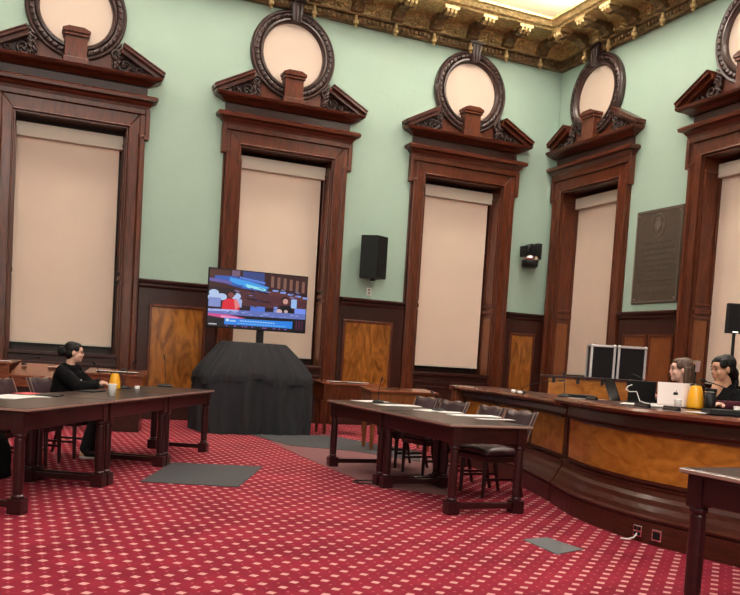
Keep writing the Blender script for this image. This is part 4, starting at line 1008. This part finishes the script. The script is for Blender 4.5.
def name_plate(y, inset, lab, rz=-PI/2, w_=.17, h_=.035):
    T = thing('name_plate', lab, 'name plate', dpt(y, inset), rz, 'name plates along the dais edge')
    bm = BM(); prism(bm, [(-.02, 0), (.02, 0), (.006, h_), (-.006, h_)], -w_/2, w_/2, axis='x'); hd_ = obj('holder', bm, 'black', T, bevel=.002)
    bm = BM(); r_ = random.Random(int(y*10)); x = -w_/2+.012
    while x < w_/2-.018: box(bm, x, x+r_.uniform(.006, .012), -.0155, -.0115, h_*.34, h_*.66); x += .016
    obj('lettering', bm, 'brass', hd_)
name_plate(5.42, .16, 'black name plate with pale letters in front of the silver laptop')
name_plate(5.10, .16, 'black name plate with pale letters in front of the yellow pitcher')
name_plate(6.45, .25, 'name plate below the black tablet, near the white sheets', w_=.15)
sheet(dd(645, 7.35, DT), .8, .26, .40, 'white papers on the dais below the black tablet', n=4)
sheet(dd(713, 6.45, DT), -.1, .40, .16, 'white paper under the hand at the right end of the dais', n=3)
sheet(dd(590, 8.75, DW), -.2, .40, .28, 'white papers on the dais left of the open black laptop', n=4)
sheet(dd(600, 8.1, DW), -.3, .26, .16, 'small sheets at the dais edge left of the laptops', n=3)
bm = BM(); box(bm, -.10, .10, -.16, .16, .0, .035); tag(obj('document_tray', bm, 'black', loc=dd(577, 9.3, DW+.0005), rot=(0, 0, YAW+PI/2), bevel=.005), 'flat black document tray on the dais below the golden desk', 'tray')
bm = BM(); box(bm, -.09, .09, -.20, .20, .0, .04); tag(obj('folder', bm, 'black', loc=dd(732, 6.35, DT+.0005), rot=(0, 0, YAW+PI/2), bevel=.005), 'thick black folder at the right edge of the dais, below the maroon sleeve', 'folder')
cpt = lambda px, D, h: dd(px, D, DT+h)
bm = BM(); tube(bm, [cpt(630, 7.98, .165), cpt(626, 7.95, .15), cpt(624, 7.93, .12), cpt(628, 7.90, .10), cpt(635, 7.88, .105), cpt(637, 7.86, .06), cpt(639, 7.80, .02), cpt(645, 7.6, .012), cpt(655, 7.4, .010)], .004, 8)
tag(obj('charging_cable', bm, 'white', smooth=True), 'looping white cable over the black tablet on the dais', 'cable')
mic(dd(563, 9.2, DW), -.3, 'microphone with upright neck in front of the golden desk', .22, .05, .07)
mic(dd(520, 9.55, DW), YAW-PI/2, 'microphone with long slanted neck at the left part of the dais', .16, .42, .06)
bm = BM(); ell(bm, (0, 0, .022), (.03, .03, .022)); tag(obj('microphone_button', bm, 'white', loc=dd(512, 9.5, DW+.0005), smooth=True), 'small white puck beside the slanted microphone on the dais', 'button')
bm = BM(); ell(bm, (0, 0, .018), (.035, .028, .018)); tag(obj('computer_mouse', bm, 'white', loc=dd(518.5, 9.35, DW+.0005), smooth=True), 'white computer mouse on the dais right of the small white puck', 'mouse')
mic(dd(655, 8.2, DT), -2.2, 'microphone between the two black laptops on the dais', .24, -.18, .05)
mic(dd(745, 7.25, DT), YAW+PI/2, 'microphone with level black neck in front of the person in the blazer', .24, .36, .05)
# reading lamp behind the brown-haired person
T = thing('document_camera', 'black stand with angled silver arm behind the brown-haired person', 'document camera', (*dd(691, 9.6), .18), YAW)
bm = BM(); lathe(bm, [(.15, 0), (.15, .02), (.02, .04), (.02, 1.28)], seg=16); obj('stand', bm, 'blackmetal', T)
bm = BM(); box(bm, -.02, .02, -.08, .20, 1.30, 1.325); prism(bm, [(-.09, 1.20), (-.06, 1.20), (-.06, 1.32), (-.11, 1.32)], -.02, .02, axis='x'); obj('arm', bm, 'alu', T)
# floor cord coil under the right-hand table
bm = BM(); c_ = floor_pt(366, 483); pts = [(c_.x+.16*math.cos(t)*(1-.04*t), c_.y+.12*math.sin(t), .010) for t in [k*.45 for k in range(26)]]
tube(bm, pts, .006, 6); tag(obj('cable_coil', bm, 'black'), 'small coil of black cable on the carpet below the right-hand table', 'cable')

# bag on the floor at the left edge
q = floor_pt(1, 479); T = thing('shoulder_bag', 'black bag standing on the carpet under the left table at the frame edge', 'bag', (q.x-.05, q.y+.10, 0), a1)
bm = BM(); n_ = 9; rows = []
for j in range(n_):
    t = j/(n_-1); z = .40*t+.004; k = 1-.35*t**2
    rows.append([bm.verts.new(((.17*k+.012*math.sin(5*a_+j))*(abs(math.cos(a_))**.6)*(1 if math.cos(a_) > 0 else -1), (.10*k+.008*math.sin(3*a_+j))*(abs(math.sin(a_))**.6)*(1 if math.sin(a_) > 0 else -1), z)) for a_ in [2*PI*i/24 for i in range(24)]])
for A_, B_ in zip(rows, rows[1:]):
    for i in range(24): bm.faces.new((A_[i], A_[(i+1) % 24], B_[(i+1) % 24], B_[i]))
bm.faces.new(rows[0][::-1]); bm.faces.new(rows[-1]); obj('pouch', bm, 'cl_black', T, smooth=True)
bm = BM(); tube(bm, [(-.09, 0, .39), (-.10, .02, .46), (-.04, .03, .52), (.04, .03, .52), (.10, .02, .46), (.09, 0, .39)], .010, 8); obj('strap', bm, 'cl_black', T, smooth=True)
